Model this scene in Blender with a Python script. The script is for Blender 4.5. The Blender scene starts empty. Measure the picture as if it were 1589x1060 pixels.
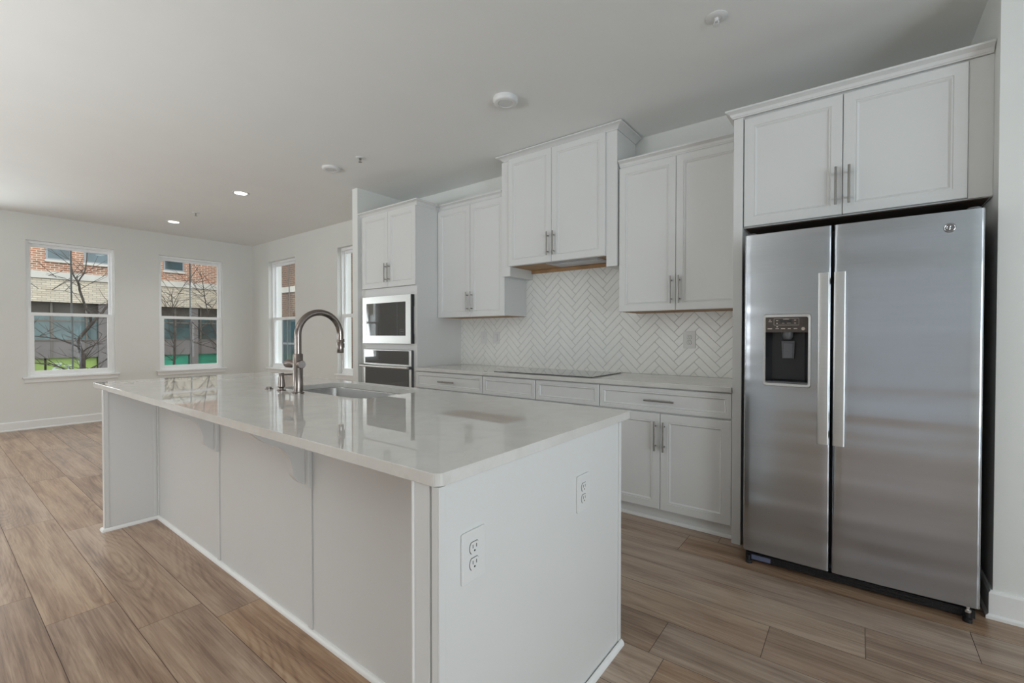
import bpy, bmesh, math, random
from mathutils import Vector, Matrix
random.seed(7)
PI = math.pi
sc = bpy.context.scene
COL = sc.collection

# ---------------------------------------------------------------- camera
cam_d = bpy.data.cameras.new('camera')
cam = bpy.data.objects.new('camera', cam_d)
COL.objects.link(cam)
YAW, PITCH, ROLL = math.radians(37.353), math.radians(-0.764), math.radians(0.011)
fwd = Vector((-math.sin(YAW)*math.cos(PITCH), math.cos(YAW)*math.cos(PITCH), math.sin(PITCH)))
rt = Vector((math.cos(YAW), math.sin(YAW), 0))
up = rt.cross(fwd)
r2 = rt*math.cos(ROLL) + up*math.sin(ROLL)
u2 = -rt*math.sin(ROLL) + up*math.cos(ROLL)
M = Matrix((r2, u2, -fwd)).transposed().to_4x4()
M.translation = Vector((0.5866, -3.5298, 1.2197))
cam.matrix_world = M
cam_d.sensor_fit = 'HORIZONTAL'
cam_d.sensor_width = 36.0
cam_d.lens = 36.0*705.045/1589.0
cam_d.clip_start = 0.05
cam_d.clip_end = 300
sc.camera = cam

# ---------------------------------------------------------------- colour management, cycles quality
sc.view_settings.view_transform = 'Standard'
sc.view_settings.look = 'None'
sc.view_settings.gamma = 1.0
sc.view_settings.exposure = 0.14
sc.view_settings.use_curve_mapping = False
cy = sc.cycles
cy.use_denoising = True
cy.max_bounces = 14
cy.diffuse_bounces = 8
cy.glossy_bounces = 6
cy.transparent_max_bounces = 16
cy.caustics_reflective = False
cy.caustics_refractive = False
cy.sample_clamp_indirect = 6.0

# ---------------------------------------------------------------- sky (overcast) and daylight
world = bpy.data.worlds.new('overcast_sky')
sc.world = world
world.use_nodes = True
bg = world.node_tree.nodes['Background']
bg.inputs['Color'].default_value = (0.93, 0.97, 1.0, 1)
bg.inputs['Strength'].default_value = 2.4

def area(name, loc, aim, sx, sy, watts, colour, spread=180):
    d = bpy.data.lights.new(name, 'AREA')
    d.shape = 'RECTANGLE'; d.size = sx; d.size_y = sy
    d.energy = watts; d.color = colour; d.spread = math.radians(spread)
    o = bpy.data.objects.new(name, d); COL.objects.link(o)
    o.location = loc
    o.rotation_euler = (Vector(aim)-Vector(loc)).to_track_quat('-Z', 'Y').to_euler()
    return o
H = 2.796
XE = 4.6           # east wall
YF = -6.0          # front wall
# daylight coming in through the glazed openings that are behind the camera
area('daylight_patio_door', (XE+0.35, -3.3, 0.9), (2.9, -3.2, 3.2), 3.0, 1.8, 51, (0.68, 0.87, 1.0), 130)
area('daylight_patio_door_south', (XE+0.35, -5.0, 0.9), (2.9, -3.8, 2.4), 1.2, 1.8, 35, (0.80, 0.92, 1.0), 140)
area('daylight_front_window_west', (-5.0, YF-0.30, 1.2), (-5.0, YF+1.2, 3.6), 4.4, 1.3, 52, (0.92, 0.97, 1.0), 115)
area('daylight_front_window_middle', (-2.3, YF-0.30, 1.2), (-2.3, YF+1.2, 3.4), 1.5, 1.3, 64, (0.94, 0.98, 1.0), 125)
area('daylight_left_window', (-8.45, -3.63, 1.5), (-6.5, -3.2, 2.2), 0.86, 1.7, 44, (0.93, 0.97, 1.0), 160)

# ================================================================ helpers
def tag(o, label=None, cat=None, group=None, kind=None):
    if label: o['label'] = label
    if cat: o['category'] = cat
    if group: o['group'] = group
    if kind: o['kind'] = kind
    return o
def empty(name, loc, label=None, cat=None, group=None, kind=None):
    o = bpy.data.objects.new(name, None); COL.objects.link(o)
    o.location = loc; o.empty_display_size = 0.05
    return tag(o, label, cat, group, kind)
def obj(name, bm, mats, parent=None, smooth=False, bevel=0.0, seg=2, auto=40):
    """bm is in world coordinates; parents are unrotated empties or objects"""
    me = bpy.data.meshes.new(name)
    bmesh.ops.recalc_face_normals(bm, faces=bm.faces[:])
    bm.to_mesh(me); bm.free()
    if not isinstance(mats, (list, tuple)): mats = [mats]
    for m in mats: me.materials.append(m)
    o = bpy.data.objects.new(name, me); COL.objects.link(o)
    if parent is not None:
        off = Vector((0, 0, 0)); p = parent
        while p is not None:
            off += p.location; p = p.parent
        me.transform(Matrix.Translation(-off))
        o.parent = parent
    if smooth:
        me.polygons.foreach_set('use_smooth', [True]*len(me.polygons))
        try: me.set_sharp_from_angle(angle=math.radians(auto))
        except Exception: pass
    if bevel:
        md = o.modifiers.new('bevel', 'BEVEL'); md.width = bevel; md.segments = seg
        md.limit_method = 'ANGLE'; md.angle_limit = math.radians(35)
        md.harden_normals = False
    return o
def struct(name, bm, mats, **k):
    o = obj(name, bm, mats, None, **k); o['kind'] = 'structure'; return o
def box(bm, x0, x1, y0, y1, z0, z1, mi=0):
    vs = [bm.verts.new(p) for p in ((x0,y0,z0),(x1,y0,z0),(x1,y1,z0),(x0,y1,z0),(x0,y0,z1),(x1,y0,z1),(x1,y1,z1),(x0,y1,z1))]
    for f in ((0,3,2,1),(4,5,6,7),(0,1,5,4),(1,2,6,5),(2,3,7,6),(3,0,4,7)):
        fa = bm.faces.new([vs[i] for i in f]); fa.material_index = mi
def B(*boxes):
    bm = bmesh.new()
    for b in boxes: box(bm, *b)
    return bm
def frame_for(d):
    d = Vector(d).normalized()
    a = Vector((0, 0, 1)) if abs(d.z) < 0.9 else Vector((1, 0, 0))
    u = d.cross(a).normalized(); v = d.cross(u).normalized()
    return u, v
def tube(bm, pts, radii, n=16, cap=True, mi=0):
    pts = [Vector(p) for p in pts]
    if not isinstance(radii, (list, tuple)): radii = [radii]*len(pts)
    rings = []; u = v = None
    for i, p in enumerate(pts):
        if i == 0: d = pts[1]-pts[0]
        elif i == len(pts)-1: d = pts[-1]-pts[-2]
        else: d = (pts[i+1]-pts[i]).normalized() + (pts[i]-pts[i-1]).normalized()
        if d.length < 1e-9: d = pts[i]-pts[i-1]
        d.normalize()
        if u is None: u, v = frame_for(d)
        else:
            u = (u - d*u.dot(d)).normalized(); v = d.cross(u).normalized()
        r = radii[i]
        rings.append([bm.verts.new(p + u*math.cos(2*PI*k/n)*r + v*math.sin(2*PI*k/n)*r) for k in range(n)])
    for a, b in zip(rings[:-1], rings[1:]):
        for k in range(n):
            f = bm.faces.new((a[k], a[(k+1) % n], b[(k+1) % n], b[k])); f.material_index = mi
    if cap:
        for r_ in (rings[0], rings[-1]):
            f = bm.faces.new(r_); f.material_index = mi
def lathe(bm, origin, axis, prof, n=32, mi=0):
    """prof: list of (distance along axis, radius); repeated distances make flat steps"""
    o = Vector(origin); d = Vector(axis).normalized(); u, v = frame_for(d)
    rings = []
    for a, r in prof:
        r = max(r, 1e-5)
        rings.append([bm.verts.new(o + d*a + u*math.cos(2*PI*k/n)*r + v*math.sin(2*PI*k/n)*r) for k in range(n)])
    for a, b in zip(rings[:-1], rings[1:]):
        for k in range(n):
            f = bm.faces.new((a[k], a[(k+1) % n], b[(k+1) % n], b[k])); f.material_index = mi
    for r_ in (rings[0], rings[-1]):
        f = bm.faces.new(r_); f.material_index = mi
def prism(bm, poly, axis, a0, a1, mi=0):
    """poly in the two other axes (kept in order x,y,z without the axis)"""
    def P(p, a):
        return {'x': (a, p[0], p[1]), 'y': (p[0], a, p[1]), 'z': (p[0], p[1], a)}[axis]
    A = [bm.verts.new(P(p, a0)) for p in poly]; C = [bm.verts.new(P(p, a1)) for p in poly]
    n = len(poly)
    for f in (A[::-1], C): bm.faces.new(f).material_index = mi
    for i in range(n): bm.faces.new((A[i], A[(i+1) % n], C[(i+1) % n], C[i])).material_index = mi
def rrect(x0, x1, y0, y1, r, n=6):
    pts = []
    for cx, cy_, a0 in ((x1-r, y1-r, 0), (x0+r, y1-r, 90), (x0+r, y0+r, 180), (x1-r, y0+r, 270)):
        for k in range(n+1):
            a = math.radians(a0 + 90*k/n); pts.append((cx+r*math.cos(a), cy_+r*math.sin(a)))
    return pts
def sweep(bm, path, prof, closed_prof=True, mi=0):
    """sweep a profile of (outward, z) along a path of XY points; outward is to the right of travel"""
    P = [Vector((p[0], p[1])) for p in path]; rings = []
    for i, p in enumerate(P):
        ns = []
        if i > 0: d = (P[i]-P[i-1]).normalized(); ns.append(Vector((d.y, -d.x)))
        if i < len(P)-1: d = (P[i+1]-P[i]).normalized(); ns.append(Vector((d.y, -d.x)))
        if len(ns) == 2:
            m = ns[0]+ns[1]; m = m*(2.0/m.length_squared) if m.length > 1e-6 else ns[0]
        else: m = ns[0]
        rings.append([bm.verts.new((p.x+m.x*o, p.y+m.y*o, z)) for o, z in prof])
    n = len(prof)
    for a, b in zip(rings[:-1], rings[1:]):
        for k in range(n): bm.faces.new((a[k], a[(k+1) % n], b[(k+1) % n], b[k])).material_index = mi
    bm.faces.new(rings[0]).material_index = mi; bm.faces.new(rings[-1][::-1]).material_index = mi

# ================================================================ materials
def new_mat(name):
    m = bpy.data.materials.new(name); m.use_nodes = True
    return m, m.node_tree, m.node_tree.nodes['Principled BSDF']
def ramp(nt, stops):
    r = nt.nodes.new('ShaderNodeValToRGB'); e = r.color_ramp.elements
    while len(e) < len(stops): e.new(0.5)
    for i, (p, c) in enumerate(stops):
        e[i].position = p; e[i].color = (*c, 1)
    return r
def mat(name, col, rough=0.5, metal=0.0, bump=0.0, bscale=200.0, var=0.0, vscale=3.0, coat=0.0, spec=0.5, emit=None, estr=0.0, stretch=None):
    m, nt, p = new_mat(name); N, L = nt.nodes, nt.links
    tc = N.new('ShaderNodeTexCoord')
    src = tc.outputs['Object']
    if stretch:
        mp = N.new('ShaderNodeMapping'); mp.inputs['Scale'].default_value = stretch
        L.new(src, mp.inputs['Vector']); src = mp.outputs['Vector']
    p.inputs['Roughness'].default_value = rough; p.inputs['Metallic'].default_value = metal
    p.inputs['Specular IOR Level'].default_value = spec
    p.inputs['Coat Weight'].default_value = coat
    n = N.new('ShaderNodeTexNoise'); n.inputs['Scale'].default_value = vscale; n.inputs['Detail'].default_value = 3
    L.new(src, n.inputs['Vector'])
    lo = tuple(max(0, c*(1-var)) for c in col); hi = tuple(min(1, c*(1+var)) for c in col)
    r = ramp(nt, [(0.3, lo), (0.7, hi)])
    L.new(n.outputs['Fac'], r.inputs['Fac']); L.new(r.outputs['Color'], p.inputs['Base Color'])
    if bump:
        b = N.new('ShaderNodeTexNoise'); b.inputs['Scale'].default_value = bscale; b.inputs['Detail'].default_value = 2
        L.new(src, b.inputs['Vector'])
        bu = N.new('ShaderNodeBump'); bu.inputs['Strength'].default_value = bump; bu.inputs['Distance'].default_value = 0.002
        L.new(b.outputs['Fac'], bu.inputs['Height']); L.new(bu.outputs['Normal'], p.inputs['Normal'])
    if emit:
        p.inputs['Emission Color'].default_value = (*emit, 1); p.inputs['Emission Strength'].default_value = estr
    return m
WALL = mat('wall_paint', (0.74, 0.745, 0.72), 0.75, bump=0.06, bscale=350, var=0.01)
CEIL = mat('ceiling_paint', (0.78, 0.785, 0.77), 0.85, bump=0.05, bscale=300, var=0.01)
CAB = mat('white_cabinet_paint', (0.68, 0.68, 0.67), 0.38, bump=0.03, bscale=500, var=0.01)
TRIM = mat('white_trim_paint', (0.82, 0.82, 0.81), 0.35, var=0.01)
VINYL = mat('white_window_vinyl', (0.90, 0.91, 0.92), 0.4, var=0.01)
MUNTIN = mat('grey_muntin', (0.22, 0.24, 0.26), 0.5)
PLASTIC = mat('white_plastic', (0.70, 0.70, 0.69), 0.35, var=0.01)
SLOT = mat('dark_slot', (0.02, 0.02, 0.02), 0.6)
BIRCH = mat('raw_wood_underside', (0.42, 0.25, 0.12), 0.6, var=0.25, vscale=6, stretch=(1, 12, 1))
INSERT = mat('hood_insert_metal', (0.5, 0.5, 0.52), 0.35, metal=0.9, var=0.2, vscale=8)
BLACKGLASS = mat('black_glass', (0.012, 0.010, 0.009), 0.04, spec=0.9, coat=0.3)
COOKGLASS = mat('cooktop_glass', (0.03, 0.03, 0.03), 0.05, spec=1.0, coat=0.6)
BLACKPL = mat('black_plastic', (0.015, 0.015, 0.017), 0.35)
NICHE = mat('fridge_side_grey', (0.09, 0.09, 0.095), 0.5, var=0.1)
GREYPL = mat('grey_plastic', (0.12, 0.12, 0.13), 0.3)
BROWNPL = mat('dispenser_control_panel', (0.065, 0.05, 0.042), 0.25)
MARK = mat('panel_printing', (0.55, 0.47, 0.42), 0.5)
NICKEL = mat('brushed_nickel', (0.30, 0.285, 0.265), 0.3, metal=1.0, bump=0.05, bscale=120, stretch=(1, 1, 8))
FAUCETM = mat('faucet_brushed_steel', (0.235, 0.20, 0.18), 0.2, metal=1.0, var=0.05, vscale=20)
CHROME = mat('polished_metal', (0.7, 0.7, 0.7), 0.15, metal=1.0)
SINKM = mat('sink_stainless', (0.42, 0.40, 0.385), 0.22, metal=1.0, var=0.06, vscale=10)
LENS_ON = mat('lit_lens', (0.9, 0.9, 0.9), 0.5, emit=(1.0, 0.97, 0.92), estr=4.0)
LENS_OFF = mat('unlit_lens', (0.62, 0.62, 0.62), 0.5)
BARK = mat('bark', (0.055, 0.042, 0.035), 0.9, bump=0.5, bscale=30, var=0.4, vscale=12)
ASPHALT = mat('street_asphalt', (0.18, 0.18, 0.18), 0.9, var=0.15, vscale=0.6, bump=0.3, bscale=40)
CONC = mat('cast_stone_band', (0.60, 0.58, 0.53), 0.8, var=0.12, vscale=1.2)
SPANDREL = mat('grey_spandrel', (0.20, 0.18, 0.175), 0.6, var=0.1, vscale=1.0)
DKBAND = mat('dark_soffit', (0.09, 0.075, 0.06), 0.7, var=0.15)
MULL = mat('storefront_mullion', (0.16, 0.14, 0.12), 0.5)
STGLASS = mat('storefront_glass', (0.05, 0.10, 0.105), 0.12, spec=0.8, var=0.5, vscale=1.4)
UPGLASS = mat('upper_window_glass', (0.035, 0.075, 0.09), 0.08, spec=0.9, var=0.5, vscale=1.2)
LIME = mat('lime_panel', (0.33, 0.47, 0.12), 0.5, var=0.25, vscale=1.5)
TEAL = mat('teal_panel', (0.03, 0.34, 0.21), 0.5, var=0.25, vscale=1.2)
LETTER = mat('pale_lettering', (0.6, 0.68, 0.72), 0.5)
UPFRAME = mat('grey_window_frame', (0.30, 0.31, 0.33), 0.5)
HEDGE = mat('evergreen_leaf', (0.02, 0.06, 0.035), 0.8, var=0.6, vscale=9, bump=0.8, bscale=20)
GREEN = mat('dark_green_shutter', (0.012, 0.05, 0.035), 0.6)

def brick_mat(name, c1, c2, mortar, axis):
    m, nt, p = new_mat(name); N, L = nt.nodes, nt.links
    tc = N.new('ShaderNodeTexCoord'); sp = N.new('ShaderNodeSeparateXYZ'); cb = N.new('ShaderNodeCombineXYZ')
    L.new(tc.outputs['Object'], sp.inputs[0])
    L.new(sp.outputs[axis], cb.inputs['X']); L.new(sp.outputs['Z'], cb.inputs['Y'])
    b = N.new('ShaderNodeTexBrick')
    b.inputs['Scale'].default_value = 1.0
    b.inputs['Brick Width'].default_value = 0.22; b.inputs['Row Height'].default_value = 0.075
    b.inputs['Mortar Size'].default_value = 0.011; b.inputs['Mortar Smooth'].default_value = 0.2
    b.inputs['Color1'].default_value = (*c1, 1); b.inputs['Color2'].default_value = (*c2, 1); b.inputs['Mortar'].default_value = (*mortar, 1)
    L.new(cb.outputs[0], b.inputs['Vector']); L.new(b.outputs['Color'], p.inputs['Base Color'])
    p.inputs['Roughness'].default_value = 0.85
    bu = N.new('ShaderNodeBump'); bu.inputs['Strength'].default_value = 0.5; bu.inputs['Distance'].default_value = 0.01; bu.invert = True
    L.new(b.outputs['Fac'], bu.inputs['Height']); L.new(bu.outputs['Normal'], p.inputs['Normal'])
    return m
BRICK = brick_mat('red_brick', (0.47, 0.20, 0.11), (0.32, 0.14, 0.08), (0.68, 0.60, 0.50), 'Y')
BEIGE = brick_mat('beige_brick', (0.74, 0.66, 0.53), (0.58, 0.50, 0.39), (0.42, 0.38, 0.32), 'Y')
BRICKX = brick_mat('brown_brick', (0.22, 0.10, 0.055), (0.13, 0.065, 0.04), (0.28, 0.25, 0.21), 'X')

def glass_mat():
    m = bpy.data.materials.new('window_glass'); m.use_nodes = True; nt = m.node_tree; N, L = nt.nodes, nt.links
    N.clear(); out = N.new('ShaderNodeOutputMaterial')
    t = N.new('ShaderNodeBsdfTransparent'); t.inputs['Color'].default_value = (0.97, 0.985, 0.975, 1)
    g = N.new('ShaderNodeBsdfGlossy'); g.inputs['Roughness'].default_value = 0.01
    fr = N.new('ShaderNodeFresnel'); ge = N.new('ShaderNodeNewGeometry')
    mi = N.new('ShaderNodeMath'); mi.operation = 'MULTIPLY_ADD'; mi.inputs[1].default_value = 1/1.45-1.45; mi.inputs[2].default_value = 1.45
    L.new(ge.outputs['Backfacing'], mi.inputs[0]); L.new(mi.outputs[0], fr.inputs['IOR'])
    mx = N.new('ShaderNodeMixShader')
    L.new(fr.outputs[0], mx.inputs[0]); L.new(t.outputs[0], mx.inputs[1]); L.new(g.outputs[0], mx.inputs[2]); L.new(mx.outputs[0], out.inputs[0])
    return m
GLASS = glass_mat()

def quartz_mat():
    m, nt, p = new_mat('white_quartz'); N, L = nt.nodes, nt.links
    tc = N.new('ShaderNodeTexCoord')
    n1 = N.new('ShaderNodeTexNoise'); n1.inputs['Scale'].default_value = 7; n1.inputs['Detail'].default_value = 7; n1.inputs['Distortion'].default_value = 1.2
    L.new(tc.outputs['Object'], n1.inputs['Vector'])
    r1 = ramp(nt, [(0.35, (0.62, 0.605, 0.575)), (0.60, (0.66, 0.645, 0.615))])
    L.new(n1.outputs['Fac'], r1.inputs['Fac'])
    n2 = N.new('ShaderNodeTexNoise'); n2.inputs['Scale'].default_value = 2.6; n2.inputs['Detail'].default_value = 5; n2.inputs['Distortion'].default_value = 2.5
    L.new(tc.outputs['Object'], n2.inputs['Vector'])
    r2_ = ramp(nt, [(0.49, (1, 1, 1)), (0.5, (0.90, 0.89, 0.87)), (0.51, (1, 1, 1))])
    L.new(n2.outputs['Fac'], r2_.inputs['Fac'])
    mx = N.new('ShaderNodeMixRGB'); mx.blend_type = 'MULTIPLY'; mx.inputs['Fac'].default_value = 0.35
    L.new(r1.outputs['Color'], mx.inputs['Color1']); L.new(r2_.outputs['Color'], mx.inputs['Color2'])
    L.new(mx.outputs['Color'], p.inputs['Base Color'])
    p.inputs['Roughness'].default_value = 0.02; p.inputs['Specular IOR Level'].default_value = 0.75
    return m
QUARTZ = quartz_mat()

def steel_mat(name, base, rough, aniso, wob):
    m, nt, p = new_mat(name); N, L = nt.nodes, nt.links
    tc = N.new('ShaderNodeTexCoord')
    mp = N.new('ShaderNodeMapping'); mp.inputs['Scale'].default_value = (6, 6, 900)
    L.new(tc.outputs['Object'], mp.inputs['Vector'])
    n = N.new('ShaderNodeTexNoise'); n.inputs['Scale'].default_value = 1; n.inputs['Detail'].default_value = 2
    L.new(mp.outputs[0], n.inputs['Vector'])
    r = ramp(nt, [(0.3, tuple(c*0.93 for c in base)), (0.7, base)])
    L.new(n.outputs['Fac'], r.inputs['Fac']); L.new(r.outputs['Color'], p.inputs['Base Color'])
    p.inputs['Metallic'].default_value = 1.0; p.inputs['Roughness'].default_value = rough
    p.inputs['Anisotropic'].default_value = aniso
    mp2 = N.new('ShaderNodeMapping'); mp2.inputs['Scale'].default_value = (0.6, 0.6, 7.0)
    L.new(tc.outputs['Object'], mp2.inputs['Vector'])
    n2 = N.new('ShaderNodeTexNoise'); n2.inputs['Scale'].default_value = 1; n2.inputs['Detail'].default_value = 1
    L.new(mp2.outputs[0], n2.inputs['Vector'])
    bu = N.new('ShaderNodeBump'); bu.inputs['Strength'].default_value = 1.0; bu.inputs['Distance'].default_value = wob
    L.new(n2.outputs['Fac'], bu.inputs['Height']); L.new(bu.outputs['Normal'], p.inputs['Normal'])
    return m
STEEL = steel_mat('brushed_stainless', (0.475, 0.495, 0.525), 0.22, 0.0, 0.010)
STEEL2 = steel_mat('satin_stainless_trim', (0.60, 0.60, 0.59), 0.33, 0.0, 0.0)

def wood_mat():
    m, nt, p = new_mat('oak_plank_floor'); N, L = nt.nodes, nt.links
    def math_(op, a, b=None, v=None):
        n = N.new('ShaderNodeMath'); n.operation = op
        L.new(a, n.inputs[0])
        if b is not None: L.new(b, n.inputs[1])
        if v is not None: n.inputs[1].default_value = v
        return n.outputs[0]
    tc = N.new('ShaderNodeTexCoord'); sp = N.new('ShaderNodeSeparateXYZ'); L.new(tc.outputs['Object'], sp.inputs[0])
    at = N.new('ShaderNodeAttribute'); at.attribute_name = 'plank'; at.attribute_type = 'GEOMETRY'
    sa = N.new('ShaderNodeSeparateXYZ'); L.new(at.outputs['Vector'], sa.inputs[0])
    ox = math_('MULTIPLY', sa.outputs['X'], v=37.0); oy = math_('MULTIPLY', sa.outputs['Y'], v=53.0)
    x = math_('ADD', sp.outputs['X'], ox); y = math_('ADD', sp.outputs['Y'], oy)
    def vec(kx, ky):
        c = N.new('ShaderNodeCombineXYZ')
        L.new(math_('MULTIPLY', x, v=kx), c.inputs['X']); L.new(math_('MULTIPLY', y, v=ky), c.inputs['Y']); L.new(oy, c.inputs['Z'])
        return c.outputs[0]
    def noise(v, d, dist=0.0, rough=0.55):
        n = N.new('ShaderNodeTexNoise'); n.inputs['Scale'].default_value = 1; n.inputs['Detail'].default_value = d
        n.inputs['Distortion'].default_value = dist; n.inputs['Roughness'].default_value = rough
        L.new(v, n.inputs['Vector']); return n.outputs['Fac']
    broad = noise(vec(1.1, 7), 4, 1.2)
    grain = noise(vec(2.2, 70), 5, 0.9, 0.7)
    cath = N.new('ShaderNodeTexWave'); cath.wave_type = 'BANDS'; cath.bands_direction = 'Y'
    cath.inputs['Scale'].default_value = 1.0; cath.inputs['Distortion'].default_value = 9.0; cath.inputs['Detail'].default_value = 3.0
    cath.inputs['Detail Scale'].default_value = 0.8
    L.new(vec(0.7, 2.6), cath.inputs['Vector'])
    tone = math_('ADD', math_('MULTIPLY', broad, v=0.55), math_('MULTIPLY', grain, v=0.75))
    tone = math_('SUBTRACT', tone, v=0.225)
    tone = math_('ADD', tone, math_('MULTIPLY', cath.outputs['Fac'], v=0.10))
    tone = math_('ADD', tone, v=0.05)
    hill = N.new('ShaderNodeTexNoise'); hill.inputs['Scale'].default_value = 1; hill.inputs['Detail'].default_value = 0.6
    L.new(vec(0.62, 4.0), hill.inputs['Vector'])
    ln = N.new('ShaderNodeMath'); ln.operation = 'SINE'; L.new(math_('MULTIPLY', hill.outputs['Fac'], v=230.0), ln.inputs[0])
    pw = N.new('ShaderNodeMath'); pw.operation = 'POWER'; pw.inputs[1].default_value = 3.0
    L.new(math_('MULTIPLY', math_('ADD', ln.outputs[0], v=1.0), v=0.5), pw.inputs[0])
    patch = N.new('ShaderNodeMapRange'); patch.inputs['From Min'].default_value = 0.42; patch.inputs['From Max'].default_value = 0.62
    L.new(noise(vec(1.3, 3.5), 1), patch.inputs['Value'])
    tone = math_('SUBTRACT', tone, math_('MULTIPLY', math_('MULTIPLY', pw.outputs[0], patch.outputs[0]), v=0.10))
    pores = N.new('ShaderNodeMapRange'); pores.inputs['From Min'].default_value = 0.56; pores.inputs['From Max'].default_value = 0.72
    L.new(noise(vec(7, 240), 2), pores.inputs['Value'])
    tone = math_('SUBTRACT', tone, math_('MULTIPLY', pores.outputs[0], v=0.10))
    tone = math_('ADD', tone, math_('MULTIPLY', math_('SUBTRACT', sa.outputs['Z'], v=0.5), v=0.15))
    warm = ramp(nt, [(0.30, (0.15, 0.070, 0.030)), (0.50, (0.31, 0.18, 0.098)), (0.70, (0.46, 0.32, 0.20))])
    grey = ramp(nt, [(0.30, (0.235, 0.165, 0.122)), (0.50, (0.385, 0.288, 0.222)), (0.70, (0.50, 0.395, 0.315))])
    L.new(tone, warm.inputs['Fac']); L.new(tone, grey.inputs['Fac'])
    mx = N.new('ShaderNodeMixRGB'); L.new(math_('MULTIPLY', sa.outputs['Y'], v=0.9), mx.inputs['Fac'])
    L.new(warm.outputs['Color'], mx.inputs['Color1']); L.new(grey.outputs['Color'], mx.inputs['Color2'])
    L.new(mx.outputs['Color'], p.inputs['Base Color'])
    p.inputs['Roughness'].default_value = 0.30
    p.inputs['Specular IOR Level'].default_value = 0.7
    bu = N.new('ShaderNodeBump'); bu.inputs['Strength'].default_value = 0.15; bu.inputs['Distance'].default_value = 0.001
    L.new(grain, bu.inputs['Height']); L.new(bu.outputs['Normal'], p.inputs['Normal'])
    return m
WOOD = wood_mat()
GAP = mat('plank_joint', (0.085, 0.06, 0.045), 0.8)
TILE = mat('glazed_white_tile', (0.82, 0.82, 0.79), 0.22, var=0.02, vscale=25)
GROUT = mat('tile_grout', (0.36, 0.35, 0.33), 0.9)

# ================================================================ the room
XW = -7.97; YL = 0.09
def wall_y(name, y0, y1, x0, x1, holes, m=WALL):
    """wall in an XZ plane, thickness y0..y1, holes = (x0,x1,z0,z1)"""
    bm = bmesh.new(); xs = x0
    for hx0, hx1, hz0, hz1 in sorted(holes):
        box(bm, xs, hx0, y0, y1, 0, H); box(bm, hx0, hx1, y0, y1, 0, hz0); box(bm, hx0, hx1, y0, y1, hz1, H); xs = hx1
    box(bm, xs, x1, y0, y1, 0, H)
    return struct(name, bm, m)
def wall_x(name, x0, x1, y0, y1, holes, m=WALL):
    bm = bmesh.new(); ys = y0
    for hy0, hy1, hz0, hz1 in sorted(holes):
        box(bm, x0, x1, ys, hy0, 0, H); box(bm, x0, x1, hy0, hy1, 0, hz0); box(bm, x0, x1, hy0, hy1, hz1, H); ys = hy1
    box(bm, x0, x1, ys, y1, 0, H)
    return struct(name, bm, m)
WZ0, WZ1 = 0.672, 2.458
wall_x('wall_left', XW-0.22, XW, YF, YL, [(-4.068, -3.191, WZ0, WZ1), (-2.665, -1.788, WZ0, WZ1), (-1.262, -0.381, WZ0, WZ1)])
wall_y('wall_living', YL, YL+0.22, XW-0.22, -3.779, [(-7.356, -6.467, WZ0, WZ1), (-5.285, -4.398, WZ0, WZ1)])
wall_y('wall_back', 0.0, 0.20, -3.685, 1.20, [])
struct('wall_partition', B((-3.779, -3.685, -0.658, 0.31, 0, H)), WALL)
wall_y('wall_right', -0.718, 0.20, 1.056+0.144, XE, [])
struct('wall_return', B((1.056, 1.20, -0.718, 0.0, 0, H)), WALL)
wall_x('wall_east', XE, XE+0.14, YF, -0.718, [(-5.6, -1.8, 0.02, 2.35)])
wall_y('wall_front', YF-0.14, YF, XW-0.22, XE+0.14, [(-7.2, -1.5, 0.70, 2.30), (0.3, 2.3, 0.02, 2.20)])
struct('ceiling', B((XW-0.22, XE+0.14, YF-0.14, YL+0.22, H, H+0.12)), CEIL)

# floor: planks 0.2305 wide, 1.537 long running along X
def build_floor():
    bm = bmesh.new(); lay = bm.faces.layers.int.new('pid'); ids = []
    W, Lp, g = 0.2305, 1.537, 0.0011
    known = {-4: -0.224, -3: 0.960, -2: 0.617, -1: 0.300, 0: -0.047, 5: -1.782, 6: -2.115, 7: -2.475, 4: -1.610, 8: -2.10, 9: -1.20, 3: -3.0}
    rnd = random.Random(21)
    n0 = int((-1.603-YL)/W)-2; n1 = int((-1.603-YF)/W)+2
    for n in range(n0, n1):
        y1 = -1.603-W*n; y0 = y1-W
        s = known.get(n, rnd.uniform(0, Lp))
        x = s - Lp*math.ceil((s-(XW-0.3))/Lp)
        while x < XE+0.2:
            a, b = max(x, XW-0.22), min(x+Lp, XE+0.14); c, d = max(y0, YF-0.14), min(y1, YL+0.22)
            if b-a > 0.01 and d-c > 0.01:
                vs = [bm.verts.new(p) for p in ((a+g, c+g, 0), (b-g, c+g, 0), (b-g, d-g, 0), (a+g, d-g, 0))]
                f = bm.faces.new(vs); f[lay] = len(ids)
                ids.append((rnd.random(), rnd.random()*0.6 if d < -2.5 else 0.35+0.65*rnd.random(), rnd.random(), (a+b)/2, (c+d)/2))  # front rows painted warmer and darker, imitating shade on the floor beside the island
            x += Lp
    vs = [bm.verts.new(p) for p in ((XW-0.22, YF-0.14, -0.0012), (XE+0.14, YF-0.14, -0.0012), (XE+0.14, YL+0.22, -0.0012), (XW-0.22, YL+0.22, -0.0012))]
    f = bm.faces.new(vs); f.material_index = 1; f[lay] = -1
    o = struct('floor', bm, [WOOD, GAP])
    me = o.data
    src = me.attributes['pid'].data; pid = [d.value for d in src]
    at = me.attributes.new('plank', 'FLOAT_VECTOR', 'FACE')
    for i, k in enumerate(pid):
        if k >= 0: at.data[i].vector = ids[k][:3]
build_floor()

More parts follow.
